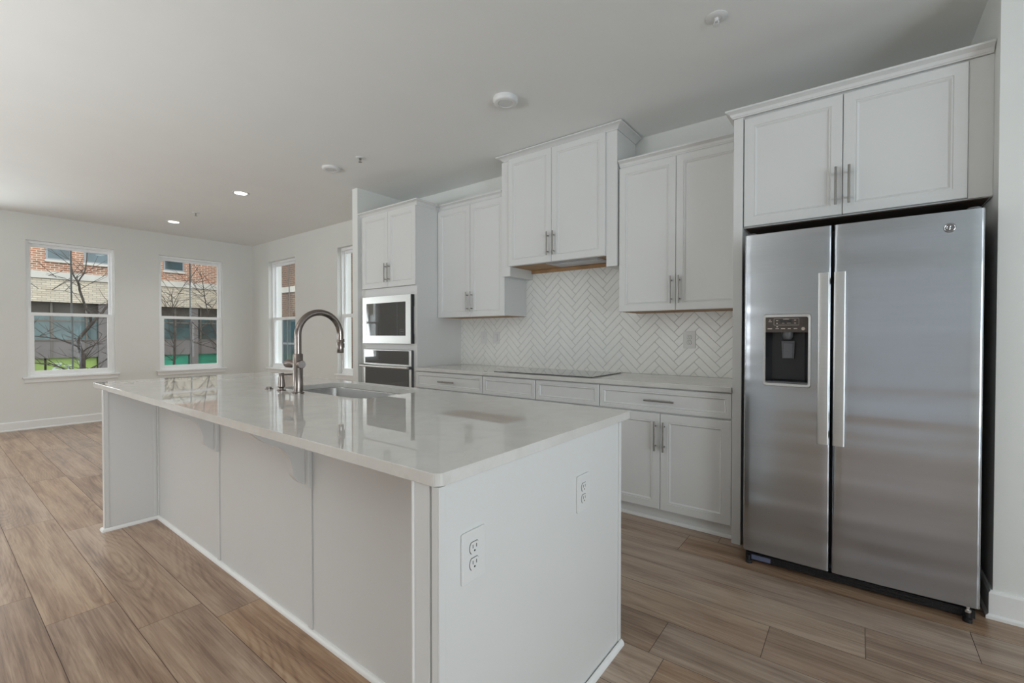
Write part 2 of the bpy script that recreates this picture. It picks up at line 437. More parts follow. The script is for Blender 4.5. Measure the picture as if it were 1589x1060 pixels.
# baseboards with a shoe strip: the profile is (outward, z)
def baseboard(name, path, h=0.115):
    bm = bmesh.new()
    prof = [(0.0, 0.0), (0.024, 0.0), (0.024, 0.012), (0.014, 0.02), (0.014, h-0.012), (0.008, h), (0.0, h)]
    sweep(bm, path, prof); return struct(name, bm, TRIM)
baseboard('baseboard_left', [(XW, YF), (XW, YL-0.026)], 0.115)
baseboard('baseboard_living', [(XW+0.026, YL), (-3.779, YL)], 0.115)
baseboard('baseboard_partition', [(-3.779, YL-0.026), (-3.779, -0.658), (-3.685, -0.658)], 0.115)
baseboard('baseboard_right', [(1.056, -0.02), (1.056, -0.718), (XE, -0.718)], 0.12)

# windows: local frame u (width), w (outward), z
def window(name, origin, ud, wd, u0, u1, R=0.06, fw=0.016, su=0.016, sl=0.034):
    """origin: point on inner wall plane, ud unit vec for u, wd unit vec pointing outside"""
    O = Vector(origin); U = Vector(ud); Wd = Vector(wd)
    def lbox(bm, a0, a1, w0, w1, z0, z1):
        p = [O+U*a+Wd*w for a in (a0, a1) for w in (w0, w1)]
        xs = [q.x for q in p]; ys = [q.y for q in p]
        box(bm, min(xs), max(xs), min(ys), max(ys), z0, z1)
    root = empty(name, O+U*((u0+u1)/2)+Vector((0, 0, WZ0)), kind='structure')
    bm = bmesh.new()                                    # outer frame
    lbox(bm, u0, u0+fw, R, R+0.09, WZ0, WZ1); lbox(bm, u1-fw, u1, R, R+0.09, WZ0, WZ1)
    lbox(bm, u0+fw, u1-fw, R, R+0.09, WZ1-0.035, WZ1); lbox(bm, u0+fw, u1-fw, R, R+0.09, WZ0, WZ0+0.03)
    obj('window_frame', bm, VINYL, root, bevel=0.003)
    zm = 1.50
    def sash(nm, w0, zb, zt, rb, rt_, st):
        a0, a1 = u0+fw, u1-fw
        bm = bmesh.new()
        lbox(bm, a0, a0+st, w0, w0+0.032, zb, zt); lbox(bm, a1-st, a1, w0, w0+0.032, zb, zt)
        lbox(bm, a0+st, a1-st, w0, w0+0.032, zb, zb+rb); lbox(bm, a0+st, a1-st, w0, w0+0.032, zt-rt_, zt)
        s = obj(nm, bm, VINYL, root, bevel=0.002)
        bm = bmesh.new(); lbox(bm, a0+st-0.002, a1-st+0.002, w0+0.014, w0+0.018, zb+rb-0.002, zt-rt_+0.002)
        obj('glass_pane', bm, GLASS, s)
        bm = bmesh.new(); c = (a0+a1)/2
        lbox(bm, c-0.009, c+0.009, w0+0.019, w0+0.028, zb+rb, zt-rt_)
        obj('muntin', bm, MUNTIN, s)
    sash('upper_sash', R+0.045, zm-0.02, WZ1-0.035, 0.04, 0.035, su)
    sash('lower_sash', R+0.008, WZ0+0.03, zm+0.022, 0.05, 0.042, sl)
    if True:
        bm = bmesh.new(); lbox(bm, u0-0.045, u1+0.045, -0.035, -0.001, WZ0-0.016, WZ0+0.006); lbox(bm, u0+0.001, u1-0.001, -0.001, R-0.001, WZ0+0.0005, WZ0+0.006)
        obj('window_sill', bm, TRIM, root, bevel=0.003)
        bm = bmesh.new(); lbox(bm, u0-0.028, u1+0.028, -0.016, -0.001, WZ0-0.068, WZ0-0.017)
        obj('apron', bm, TRIM, root, bevel=0.003)
    return root
window('window_1', (XW, 0, 0), (0, 1, 0), (-1, 0, 0), -2.665, -1.788, 0.035, 0.026, 0.024, 0.046)
window('window_6', (XW, 0, 0), (0, 1, 0), (-1, 0, 0), -4.068, -3.191, 0.035, 0.026, 0.024, 0.046)
window('window_2', (XW, 0, 0), (0, 1, 0), (-1, 0, 0), -1.262, -0.381, 0.035, 0.026, 0.024, 0.046)
window('window_3', (0, YL, 0), (1, 0, 0), (0, 1, 0), -7.356, -6.467)
window('window_4', (0, YL, 0), (1, 0, 0), (0, 1, 0), -5.285, -4.398)
# glazed openings behind the camera (plain frames)
def big_window(name, x0, x1, y0, y1, z0, z1, axis):
    root = empty(name, ((x0+x1)/2, (y0+y1)/2, z0), kind='structure')
    bm = bmesh.new(); t = 0.06
    if axis == 'x':
        box(bm, x0, x1, y0, y0+t, z0, z1); box(bm, x0, x1, y1-t, y1, z0, z1); box(bm, x0, x1, y0+t, y1-t, z0, z0+t); box(bm, x0, x1, y0+t, y1-t, z1-t, z1)
        c = (y0+y1)/2; box(bm, x0, x1, c-t/2, c+t/2, z0+t, z1-t)
    else:
        box(bm, x0, x0+t, y0, y1, z0, z1); box(bm, x1-t, x1, y0, y1, z0, z1); box(bm, x0+t, x1-t, y0, y1, z0, z0+t); box(bm, x0+t, x1-t, y0, y1, z1-t, z1)
        c = (x0+x1)/2; box(bm, c-t/2, c+t/2, y0, y1, z0+t, z1-t)
    obj('window_frame', bm, VINYL, root)
big_window('door_1', XE+0.04, XE+0.10, -5.6, -1.8, 0.02, 2.35, 'x')
big_window('window_5', -7.2, -1.5, YF-0.10, YF-0.04, 0.70, 2.30, 'y')

big_window('door_2', 0.3, 2.3, YF-0.10, YF-0.04, 0.02, 2.20, 'y')
struct('added_dimming_block', B((-20, 20, -26, -24, -4.0, 9.0)), mat('dimming_block_grey', (0.36, 0.37, 0.38), 0.8, var=0.2, vscale=0.5))  # unseen block, added to dim the sky that the refrigerator reflects
# ================================================================ cabinets
def panel_front(bm, x0, x1, z0, z1, yf, t=0.019, ins=0.054):
    """a raised-frame door facing -Y with stepped moulding and a flat sunk panel"""
    rings = [(0.0, t), (0.0, 0.0025), (0.0025, 0.0), (ins-0.006, 0.0), (ins-0.0045, 0.0035), (ins-0.002, 0.0035), (ins+0.002, 0.0015), (ins+0.006, 0.0045), (ins+0.010, 0.0085), (ins+0.011, 0.0095)]
    R = []
    for i, d in rings:
        R.append([bm.verts.new(p) for p in ((x0+i, yf+d, z0+i), (x1-i, yf+d, z0+i), (x1-i, yf+d, z1-i), (x0+i, yf+d, z1-i))])
    for a, b in zip(R[:-1], R[1:]):
        for k in range(4): bm.faces.new((a[k], a[(k+1) % 4], b[(k+1) % 4], b[k]))
    bm.faces.new(R[-1]); bm.faces.new(R[0][::-1])
def handle(parent, x, z0, z1, yf, horizontal=False, x1=None):
    bm = bmesh.new(); yo = yf-0.030
    if horizontal:
        tube(bm, [(x, yo, z0), (x1, yo, z0)], 0.0058, 14)
        q = (x1-x)*0.17
        for xx in (x+q, x1-q): tube(bm, [(xx, yf-0.0002, z0), (xx, yo, z0)], 0.0045, 12)
    else:
        tube(bm, [(x, yo, z0), (x, yo, z1)], 0.0058, 14)
        q = (z1-z0)*0.165
        for zz in (z0+q, z1-q): tube(bm, [(x, yf-0.0002, zz), (x, yo, zz)], 0.0045, 12)
    o = obj('handle', bm, NICKEL, parent, smooth=True); o['label'] = 'slim brushed nickel bar handle'; return o
def doors(root, xl, xg, xr, z0, z1, yf, hz, hoff=0.028, ins=0.054):
    g = 0.0016
    for a, b, hx in ((xl, xg-g, xg-hoff), (xg+g, xr, xg+hoff)):
        bm = bmesh.new(); panel_front(bm, a, b, z0, z1, yf, ins=ins)
        d = obj('door', bm, CAB, root)
        if hz: handle(d, hx, hz[0], hz[1], yf)
def crown(root, path, z0, z1, out):
    h = z1-z0
    prof = [(0.0, z0), (0.006, z0), (0.008, z0+h*0.12), (0.012, z0+h*0.18), (out*0.45, z0+h*0.5), (out*0.78, z0+h*0.70), (out*0.84, z0+h*0.72), (out, z0+h*0.80), (out, z1), (0.0, z1)]
    bm = bmesh.new(); sweep(bm, path, prof)
    return obj('crown_molding', bm, CAB, root, smooth=True, auto=25)

# --- oven tower
t = empty('oven_cabinet', (-3.236, -0.30, 0), 'tall white cabinet tower holding the microwave and wall oven, beside the partition wall', 'cabinet')
bm = bmesh.new()
TF = -0.611
box(bm, -3.684, -2.787, -0.012-0.01, -0.002, 0.0, 2.505)                 # back
box(bm, -3.684, -3.666, TF, -0.022, 0.0, 2.505); box(bm, -2.805, -2.787, TF, -0.022, 0.0, 2.505)
box(bm, -3.666, -2.805, TF, -0.022, 1.690, 1.706); box(bm, -3.666, -2.805, TF+0.02, -0.022, 1.085, 1.12); box(bm, -3.666, -2.805, TF+0.02, -0.022, 0.09, 0.36)
box(bm, -3.666, -2.805, TF, -0.022, 2.47, 2.505)
obj('body', bm, CAB, t)
bm = bmesh.new()                                                          # face frame around the appliances
box(bm, -3.666, -3.600, TF-0.001, TF+0.018, 0.10, 1.690); box(bm, -2.846, -2.805, TF-0.001, TF+0.018, 0.10, 1.690)
box(bm, -3.600, -2.846, TF-0.001, TF+0.018, 1.612, 1.690); box(bm, -3.600, -2.846, TF-0.001, TF+0.018, 1.076, 1.148); box(bm, -3.600, -2.846, TF-0.001, TF+0.018, 0.10, 0.40)
obj('face_frame', bm, CAB, t, bevel=0.001)
doors(t, -3.640, -3.207, -2.790, 1.708, 2.468, -0.631, (1.757, 1.948), 0.026)
crown(t, [(-3.684, TF), (-2.787, TF), (-2.787, -0.385)], 2.472, 2.518, 0.048)

# --- microwave
m = empty('microwave', (-3.223, -0.5, 1.14), 'built-in stainless framed microwave set in the tall cabinet above the oven', 'microwave')
YM = -0.648
bm = bmesh.new(); box(bm, -3.595, -2.850, YM+0.012, -0.10, 1.150, 1.608); obj('body', bm, BLACKPL, m)
bm = bmesh.new()
for b in ((-3.612, -3.546, YM, YM+0.012, 1.139, 1.618), (-2.913, -2.838, YM, YM+0.012, 1.139, 1.618), (-3.546, -2.913, YM, YM+0.012, 1.550, 1.618), (-3.546, -2.913, YM, YM+0.012, 1.139, 1.217)): box(bm, *b)
obj('trim_frame', bm, STEEL2, m)['label'] = 'brushed stainless surround'
bm = B((-2.8375, -2.826, YM+0.003, TF-0.0015, 1.50, 1.617), (-2.8375, -2.826, YM+0.003, TF-0.0015, 1.139, 1.235), (-2.8375, -2.831, YM+0.003, TF-0.0015, 1.235, 1.50)); obj('side_vent', bm, BLACKPL, m)
bm = B((-3.5455, -2.9135, YM+0.002, YM+0.011, 1.2175, 1.5495)); obj('door_glass', bm, BLACKGLASS, m)['label'] = 'dark glass door and control window'
bm = bmesh.new()
box(bm, -3.045, -3.042, YM+0.0012, YM+0.0019, 1.219, 1.548)
for a, b, c, d in ((-3.002, -2.938, 1.232, 1.235), (-3.002, -2.938, 1.278, 1.281), (-3.002, -2.999, 1.232, 1.281), (-2.941, -2.938, 1.232, 1.281)): box(bm, a, b, YM+0.0012, YM+0.0019, c, d)
for k in range(4): box(bm, -2.990+k*0.011, -2.984+k*0.011, YM+0.0012, YM+0.0019, 1.252, 1.262)
box(bm, -3.53, -3.49, YM+0.0012, YM+0.0019, 1.229, 1.233)
obj('panel_print', bm, GREYPL, m)

# --- wall oven
m = empty('wall_oven', (-3.223, -0.5, 0.40), 'stainless and black glass wall oven in the tall cabinet under the microwave', 'oven')
YO = -0.640
bm = B((-3.596, -2.848, YO+0.03, -0.10, 0.405, 1.072)); obj('body', bm, BLACKPL, m)
bm = bmesh.new()
box(bm, -3.612, -3.582, YO+0.004, YO+0.029, 0.40, 1.073); box(bm, -2.883, -2.846, YO+0.004, YO+0.029, 0.40, 1.073)
box(bm, -3.582, -2.883, YO+0.004, YO+0.029, 1.066, 1.073); box(bm, -3.582, -2.883, YO+0.004, YO+0.029, 0.886, 0.932); box(bm, -3.582, -2.883, YO+0.004, YO+0.029, 0.40, 0.50)
obj('steel_frame', bm, STEEL2, m)
obj('control_panel', B((-3.5815, -2.8835, YO, YO+0.028, 0.9325, 1.0655)), BLACKGLASS, m)['label'] = 'black glass control panel'
obj('door_glass', B((-3.5815, -2.8835, YO, YO+0.028, 0.5005, 0.8855)), BLACKGLASS, m)['label'] = 'black glass oven door window'
obj('side_trim', B((-2.8455, -2.836, YO+0.006, TF-0.0015, 0.40, 1.072)), NICHE, m)
bm = bmesh.new()
pts = [(-3.600+0.768*k/12, YO-0.050-0.012*math.sin(PI*k/12), 0.905) for k in range(13)]
tube(bm, pts, 0.0125, 16)
obj('handle', bm, STEEL2, m, smooth=True)
for a, b in ((-3.604, -3.584), (-2.862, -2.836)): obj('handle_bracket', B((a, b, YO-0.055, YO+0.0035, 0.891, 0.919)), NICHE, m, bevel=0.003)

# --- wall cabinets
UF, UD = -0.324, -0.345
def wall_cabinet(label, x0, xg, x1, zb, hz, path):
    c = empty('wall_cabinet', ((x0+x1)/2, -0.16, zb), label, 'cabinet', 'white wall cabinets over the counter')
    bm = bmesh.new(); box(bm, x0, x1, UF, -0.0095, zb+0.002, 2.505)
    obj('body', bm, CAB, c, bevel=0.001)
    obj('underside', B((x0+0.016, x1-0.016, UF+0.016, -0.012, zb-0.001, zb+0.0015)), BIRCH, c)['label'] = 'unpainted wood underside'
    doors(c, x0+0.002, xg, x1-0.001, zb, 2.457, UD, hz)
    crown(c, path, 2.470, 2.514, 0.042)
    return c
wall_cabinet('white two-door wall cabinet between the oven tower and the hood cabinet', -2.784, -2.346, -1.930, 1.396, (1.443, 1.633), [(-2.735, UF), (-1.953, UF)])
wall_cabinet('white two-door wall cabinet between the hood cabinet and the refrigerator side panel', -0.842, -0.423, -0.003, 1.396, (1.442, 1.633), [(-0.842, UF), (-0.003, UF)])
for o in list(COL.objects):
    if o.name.startswith('wall_cabinet') and 'group' in o.keys(): del o['group']

# --- hood cabinet
c = empty('hood_cabinet', (-1.40, -0.18, 1.74), 'taller projecting white cabinet with two doors directly over the cooktop', 'cabinet')
HF, HD = -0.357, -0.377
bm = bmesh.new()
box(bm, -1.922, -1.856, HF+0.009, -0.0095, 1.741, 2.75); box(bm, -0.937, -0.852, HF+0.009, -0.0095, 1.741, 2.75)
box(bm, -1.856, -0.937, HF+0.009, -0.0095, 1.835, 2.75)
obj('body', bm, CAB, c)
bm = B((-1.950, -1.856, HF, HF+0.0088, 1.741, 2.75), (-0.937, -0.852, HF, HF+0.0088, 1.741, 2.75), (-1.856, -0.937, HF, HF+0.0088, 1.823, 2.75))
obj('face_frame', bm, CAB, c)
obj('underside', B((-1.856, -0.937, HF+0.009, -0.011, 1.824, 1.8345), (-1.855, -0.938, -0.030, -0.011, 1.795, 1.8235), (-0.944, -0.9375, HF+0.01, -0.032, 1.80, 1.8235)), BIRCH, c)['label'] = 'unpainted wood underside'
bm = bmesh.new(); box(bm, -1.50, -1.02, -0.335, -0.085, 1.8185, 1.8237); box(bm, -1.48, -1.04, -0.315, -0.105, 1.8150, 1.8185)
obj('vent_insert', bm, INSERT, c, bevel=0.002)['label'] = 'grey metal extractor insert'
doors(c, -1.861, -1.417, -0.942, 1.824, 2.753, HD, (1.875, 2.068), 0.029)
crown(c, [(-1.922, -0.012), (-1.922, HF), (-0.852, HF), (-0.852, -0.012)], 2.7505, 2.790, 0.055)

# --- refrigerator surround
c = empty('refrigerator_cabinet', (0.55, -0.30, 1.84), 'wide white two-door cabinet above the refrigerator, with a full-height side panel', 'cabinet')
obj('side_panel', B((0.0, 0.049, -0.638, -0.0095, 0.0, 2.470)), CAB, c, bevel=0.0015)['label'] = 'narrow full-height panel beside the refrigerator'
obj('body', B((0.0505, 1.0555, -0.610, -0.0095, 1.840, 2.5045)), CAB, c)
obj('filler', B((0.975, 1.0555, -0.620, -0.6105, 1.842, 2.470)), CAB, c, bevel=0.001)
obj('underside', B((0.06, 1.045, -0.60, -0.02, 1.836, 1.8395)), mat('board_painted_shade', (0.07, 0.045, 0.03), 0.8), c)  # board colour darkened to paint in the shade of the recess
doors(c, 0.054, 0.513, 0.973, 1.845, 2.462, -0.631, (1.893, 2.085), 0.0275)
crown(c, [(0.0, -0.385), (0.0, -0.6385), (0.027, -0.6385), (0.0505, -0.6385) , (1.052, -0.6215)], 2.472, 2.514, 0.040)

# --- base cabinets
BF, BD = -0.612, -0.632
def base_cab(label, x0, x1, nd, drawer_handle):
    c = empty('base_cabinet', ((x0+x1)/2, -0.3, 0), label, 'cabinet')
    bm = bmesh.new(); box(bm, x0, x1, BF, -0.0095, 0.100, 0.883)
    obj('body', bm, CAB, c)
    obj('toe_kick', B((x0, x1, -0.575, -0.0095, 0.0, 0.0995)), CAB, c)
    obj('shoe_molding', B((x0, x1, -0.590, -0.5755, 0.0, 0.024)), TRIM, c, bevel=0.004)
    bm = bmesh.new(); panel_front(bm, x0+0.003, x1-0.003, 0.725, 0.876, BD, ins=0.030)
    d = obj('drawer' if drawer_handle else 'false_drawer', bm, CAB, c)
    if drawer_handle: handle(d, drawer_handle[0], 0.799, None, BD, True, drawer_handle[1])
    if nd == 2: doors(c, x0+0.003, (x0+x1)/2+0.002, x1-0.003, 0.095, 0.716, BD, (0.476, 0.667))
    else:
        bm = bmesh.new(); panel_front(bm, x0+0.003, x1-0.003, 0.095, 0.716, BD)
        d = obj('door', bm, CAB, c)
        handle(d, x1-0.035 if nd == 1 else x0+0.035, 0.476, 0.667, BD)
    return c
base_cab('white base cabinet with a handled drawer beside the oven tower', -2.786, -1.9415, 2, (-2.455, -2.259))
base_cab('white base cabinet under the left half of the cooktop, plain false drawer front', -1.9405, -1.3995, 1, None)
base_cab('white base cabinet under the right half of the cooktop, plain false drawer front', -1.3985, -0.8565, -1, None)
base_cab('white two-door base cabinet with a handled drawer beside the refrigerator side panel', -0.8555, -0.001, 2, (-0.525, -0.332))

# --- back counter
bm = B((-2.786, -0.001, -0.649, -0.0095, 0.8845, 0.9145)); o = obj('back_countertop', bm, QUARTZ, None, bevel=0.003)
tag(o, 'white quartz counter along the tiled wall beneath the wall cabinets', 'countertop')

# --- herringbone backsplash
def backsplash():
    W = 0.05268; g = 0.0010; s2 = math.sqrt(2)
    X0, Z0 = -0.801, 1.282-4*W/s2
    bm = bmesh.new()
    def tile(p0, p1, q0, q1):
        c = 0.0011
        rings = [(0, -0.002), (0, -0.0072), (c, -0.0085)]; R = []
        for i, y in rings:
            vs = []
            for p, q in ((p0+g+i, q0+g+i), (p1-g-i, q0+g+i), (p1-g-i, q1-g-i), (p0+g+i, q1-g-i)):
                vs.append(bm.verts.new((X0+(p-q)/s2, y, Z0+(p+q)/s2)))
            R.append(vs)
        for a, b in zip(R[:-1], R[1:]):
            for k in range(4): bm.faces.new((a[k], a[(k+1) % 4], b[(k+1) % 4], b[k]))
        bm.faces.new(R[-1]); bm.faces.new(R[0][::-1])
    for mcol in range(-9, 5):
        for k in range(-24, 40):
            for (a, b, c_, d) in ((k, k+4, k, k+1), (k+4, k+5, k-3, k+1)):
                P0, P1, Q0, Q1 = [(v_+o_)*W for v_, o_ in ((a, 4*mcol), (b, 4*mcol), (c_, -4*mcol), (d, -4*mcol))]
                cx = X0+((P0+P1)/2-(Q0+Q1)/2)/s2; cz = Z0+((P0+P1)/2+(Q0+Q1)/2)/s2
                if -2.95 < cx < 0.15 and 0.78 < cz < 1.98: tile(P0, P1, Q0, Q1)
    for co, no in (((-2.786, 0, 0), (-1, 0, 0)), ((-0.0015, 0, 0), (1, 0, 0)), ((0, 0, 0.9155), (0, 0, -1)), ((0, 0, 1.90), (0, 0, 1))):
        bmesh.ops.bisect_plane(bm, geom=bm.verts[:]+bm.edges[:]+bm.faces[:], plane_co=co, plane_no=no, clear_outer=True, clear_inner=False)
    for f in bm.faces: f.material_index = 0
    box(bm, -2.786, -0.0015, -0.0068, -0.0005, 0.9155, 1.90, 1)
    o = obj('tile_backsplash', bm, [TILE, GROUT])
    tag(o, 'white herringbone tile backsplash behind the cooktop and counter', 'backsplash')
backsplash()

# --- cooktop
c = empty('cooktop', (-1.397, -0.33, 0.9145), 'black glass cooktop flush on the back counter under the hood cabinet', 'cooktop')
bm = bmesh.new(); prism(bm, rrect(-1.857, -0.937, -0.588, -0.073, 0.012), 'z', 0.9148, 0.9215)
obj('glass_top', bm, COOKGLASS, c, bevel=0.0015)
for (x, y, r) in ((-1.65, -0.20, 0.10), (-1.65, -0.44, 0.08), (-1.16, -0.20, 0.08), (-1.16, -0.44, 0.11)):
    n = 40; bm = bmesh.new()
    a = [bm.verts.new((x+r*math.cos(2*PI*k/n), y+r*math.sin(2*PI*k/n), 0.92165)) for k in range(n)]
    b = [bm.verts.new((x+(r-0.002)*math.cos(2*PI*k/n), y+(r-0.002)*math.sin(2*PI*k/n), 0.92165)) for k in range(n)]
    for k in range(n): bm.faces.new((a[k], a[(k+1) % n], b[(k+1) % n], b[k]))
    obj('burner_ring', bm, GREYPL, c)

# ================================================================ refrigerator
c = empty('refrigerator', (0.549, -0.42, 0), 'stainless steel side-by-side refrigerator with a water dispenser in the left door', 'refrigerator')
obj('body', B((0.102, 0.996, -0.745, -0.03, 0.045, 1.738)), NICHE, c, bevel=0.004)
FX0, FX1 = 0.096, 1.002
def front_y(x, a, b):
    u = (x-(FX0+FX1)/2)/((FX1-FX0)/2)
    y = -0.829-0.012*(1-u*u)
    r = 0.012
    for e, s in ((a, x-a), (b, b-x)):
        if s < r: y += r-math.sqrt(max(0, r*r-(r-s)**2))
    return y
def fridge_door(name, a, b, z0, z1, hole=None):
    bm = bmesh.new()
    xs = set([a, b]); k = 0
    for s in (0.0004, 0.0015, 0.0035, 0.007, 0.012): xs.add(a+s); xs.add(b-s)
    for k in range(1, 16): xs.add(a+0.012+(b-a-0.024)*k/16)
    zs = [z0, z1]
    if hole: xs |= {hole[0], hole[1]}; zs = [z0, hole[2], hole[3], z1]
    xs = sorted(xs); V = {}
    for x in xs:
        for z in zs: V[(x, z)] = bm.verts.new((x, front_y(x, a, b), z))
    yb = -0.752; Wb = {}
    for (x, z) in V: Wb[(x, z)] = bm.verts.new((x, yb, z))
    inh = lambda i, j: hole and xs[i] >= hole[0]-1e-6 and xs[i+1] <= hole[1]+1e-6 and zs[j] >= hole[2]-1e-6 and zs[j+1] <= hole[3]+1e-6
    for i in range(len(xs)-1):
        for j in range(len(zs)-1):
            if inh(i, j): continue
            for D in (V, Wb): bm.faces.new((D[(xs[i], zs[j])], D[(xs[i+1], zs[j])], D[(xs[i+1], zs[j+1])], D[(xs[i], zs[j+1])]))
    for i in range(len(xs)-1):
        for j, z in enumerate(zs):
            edge = z in (z0, z1) or (hole and hole[0]-1e-6 <= xs[i] and xs[i+1] <= hole[1]+1e-6)
            if edge: bm.faces.new((V[(xs[i], z)], V[(xs[i+1], z)], Wb[(xs[i+1], z)], Wb[(xs[i], z)]))
    for j in range(len(zs)-1):
        for x in xs:
            if x in (a, b) or (hole and x in hole[:2] and zs[j] == hole[2]):
                bm.faces.new((V[(x, zs[j])], V[(x, zs[j+1])], Wb[(x, zs[j+1])], Wb[(x, zs[j])]))
    return obj(name, bm, STEEL, c, smooth=True, auto=35)
HX0, HX1, HZ0, HZ1 = 0.197, 0.389, 0.972, 1.316
dl = fridge_door('door', FX0, 0.4790, 0.066, 1.752, (HX0, HX1, HZ0, HZ1)); dl['label'] = 'left freezer door with water dispenser'
dr = fridge_door('door', 0.4885, FX1, 0.066, 1.752); dr['label'] = 'wide right door with round emblem'
def fridge_handle(door, x0, x1):
    bm = bmesh.new()
    pts = rrect(x0, x1, -0.900, -0.884, 0.006, 4)
    prism(bm, pts, 'z', 0.697, 1.520)
    for z in (0.72, 1.47): box(bm, x0+0.008, x1-0.008, -0.8845, -0.8415, z, z+0.03)
    obj('handle', bm, STEEL2, door, smooth=True, auto=50)['label'] = 'long flat vertical steel handle'
fridge_handle(dl, 0.429, 0.475); fridge_handle(dr, 0.491, 0.537)
# emblem
bm = bmesh.new(); ex, ez = 0.893, 1.682; ey = front_y(ex, FX0, FX1)
lathe(bm, (ex, ey-0.0004, ez), (0, -1, 0), [(0, 0.020), (0.002, 0.020), (0.003, 0.0185)], 40)
em = obj('emblem', bm, GREYPL, dr, smooth=True); em['label'] = 'small round chrome monogram emblem'
bm = bmesh.new()
ring = [(ex+0.0165*math.cos(2*PI*k/40), ey-0.0036, ez+0.0165*math.sin(2*PI*k/40)) for k in range(41)]
tube(bm, ring, 0.0012, 8, cap=False)
for s in (-1, 1):                                                       # interlaced script strokes
    cx = ex+s*0.005
    pts = [(cx+0.0048*math.cos(a)*(1 if s < 0 else 0.9), ey-0.0036, ez+0.001+0.0072*math.sin(a)) for a in [math.radians(40+k*28) for k in range(11)]]
    tube(bm, pts, 0.0011, 8)
tube(bm, [(ex-0.006, ey-0.0036, ez-0.001), (ex-0.001, ey-0.0036, ez+0.001), (ex+0.001, ey-0.0036, ez-0.006), (ex-0.004, ey-0.0036, ez-0.009)], 0.001, 8)
tube(bm, [(ex+0.002, ey-0.0036, ez+0.0005), (ex+0.007, ey-0.0036, ez+0.0015)], 0.001, 8)
tube(bm, [(ex-0.003, ey-0.0036, ez+0.011), (ex+0.004, ey-0.0036, ez+0.012)], 0.001, 8)
obj('emblem_letters', bm, CHROME, dr, smooth=True)
# dispenser
yd = front_y(0.29, FX0, 0.479)
bm = bmesh.new()
outer = rrect(0.187, 0.399, 0.958, 1.330, 0.014, 5); inner = rrect(0.199, 0.387, 0.974, 1.314, 0.010, 5)
n = len(outer)
def yat(x): return front_y(x, FX0, 0.479)
A = [bm.verts.new((p[0], yat(p[0])-0.0003, p[1])) for p in outer]
Bv = [bm.verts.new((p[0]*0.985+0.293*0.015, yat(p[0])-0.006, p[1]*0.985+1.144*0.015)) for p in outer]
Cv = [bm.verts.new((p[0], yat(p[0])-0.005, p[1])) for p in inner]
Dv = [bm.verts.new((p[0], yat(p[0])+0.020, p[1])) for p in inner]
for R0, R1 in ((A, Bv), (Bv, Cv), (Cv, Dv)):
    for k in range(n): bm.faces.new((R0[k], R0[(k+1) % n], R1[(k+1) % n], R1[k]))
obj('dispenser_bezel', bm, STEEL2, dl, smooth=True, auto=50)
x0, x1, zt = 0.1995, 0.3865, 1.236
bm = bmesh.new()                                                         # open-fronted dark recess
yb = -0.765; yf_ = yd+0.004
V = [bm.verts.new(p) for p in ((x0, yf_, 0.975), (x1, yf_, 0.975), (x1, yf_, zt), (x0, yf_, zt), (x0+0.02, yb, 0.99), (x1-0.02, yb, 0.99), (x1-0.02, yb, zt), (x0+0.02, yb, zt))]
for f in ((0, 1, 5, 4), (1, 2, 6, 5), (3, 7, 6, 2), (0, 4, 7, 3), (4, 5, 6, 7)): bm.faces.new([V[i] for i in f])
obj('dispenser_recess', bm, BLACKPL, dl)
bm = bmesh.new(); box(bm, x0, x1, yd-0.002, yd+0.016, zt, 1.3135)
obj('control_panel', bm, BROWNPL, dl)['label'] = 'dark brown dispenser control panel with small display'
bm = bmesh.new(); yy = yd-0.0022; w_ = x1-x0
def uv(u, v): return x0+w_*u, 1.3135-(1.3135-zt)*v
def bar(u0, u1, v0, v1):
    a, b = uv(u0, v0), uv(u1, v1); box(bm, a[0], b[0], yy-0.0006, yy, b[1], a[1])
for u0, u1, v0, v1 in ((0.20, 0.79, 0.085, 0.10), (0.20, 0.79, 0.52, 0.535), (0.20, 0.205, 0.085, 0.535), (0.785, 0.79, 0.085, 0.535),
                       (0.42, 0.56, 0.12, 0.15), (0.09, 0.12, 0.16, 0.21), (0.07, 0.15, 0.27, 0.30), (0.25, 0.30, 0.20, 0.24), (0.26, 0.29, 0.38, 0.43), (0.68, 0.72, 0.19, 0.23), (0.68, 0.72, 0.38, 0.42),
                       (0.39, 0.45, 0.39, 0.41), (0.51, 0.60, 0.39, 0.41), (0.26, 0.30, 0.60, 0.66), (0.05, 0.16, 0.73, 0.79), (0.24, 0.32, 0.73, 0.77), (0.37, 0.47, 0.73, 0.78), (0.53, 0.60, 0.73, 0.78), (0.67, 0.75, 0.73, 0.78)): bar(u0, u1, v0, v1)
p_ = uv(0.885, 0.77); lathe(bm, (p_[0], yy, p_[1]), (0, -1, 0), [(0, 0.008), (0.0006, 0.008)], 20)
obj('panel_print', bm, MARK, dl)
bm = bmesh.new(); bar(0.355, 0.47, 0.19, 0.36); bar(0.50, 0.62, 0.19, 0.36)
obj('display', bm, SLOT, dl)
bm = bmesh.new(); xc = (x0+x1)/2+0.002
lathe(bm, (xc, yd+0.030, zt-0.0005), (0, 0, -1), [(0, 0.026), (0.02, 0.024), (0.034, 0.019), (0.036, 0.016)], 24)
obj('nozzle', bm, GREYPL, dl, smooth=True)
bm = bmesh.new(); prism(bm, [(xc-0.030, 1.192), (xc+0.030, 1.192), (xc+0.026, 1.100), (xc-0.026, 1.100)], 'y', yd+0.050, yd+0.056)
prism(bm, [(xc-0.022, 1.182), (xc+0.022, 1.182), (xc+0.019, 1.102), (xc-0.019, 1.102)], 'y', yd+0.044, yd+0.0495)
obj('paddle', bm, GREYPL, dl, bevel=0.002)
obj('drip_tray', B((0.200, 0.386, yd-0.010, -0.772, 0.9755, 0.9835)), GREYPL, dl, bevel=0.002)
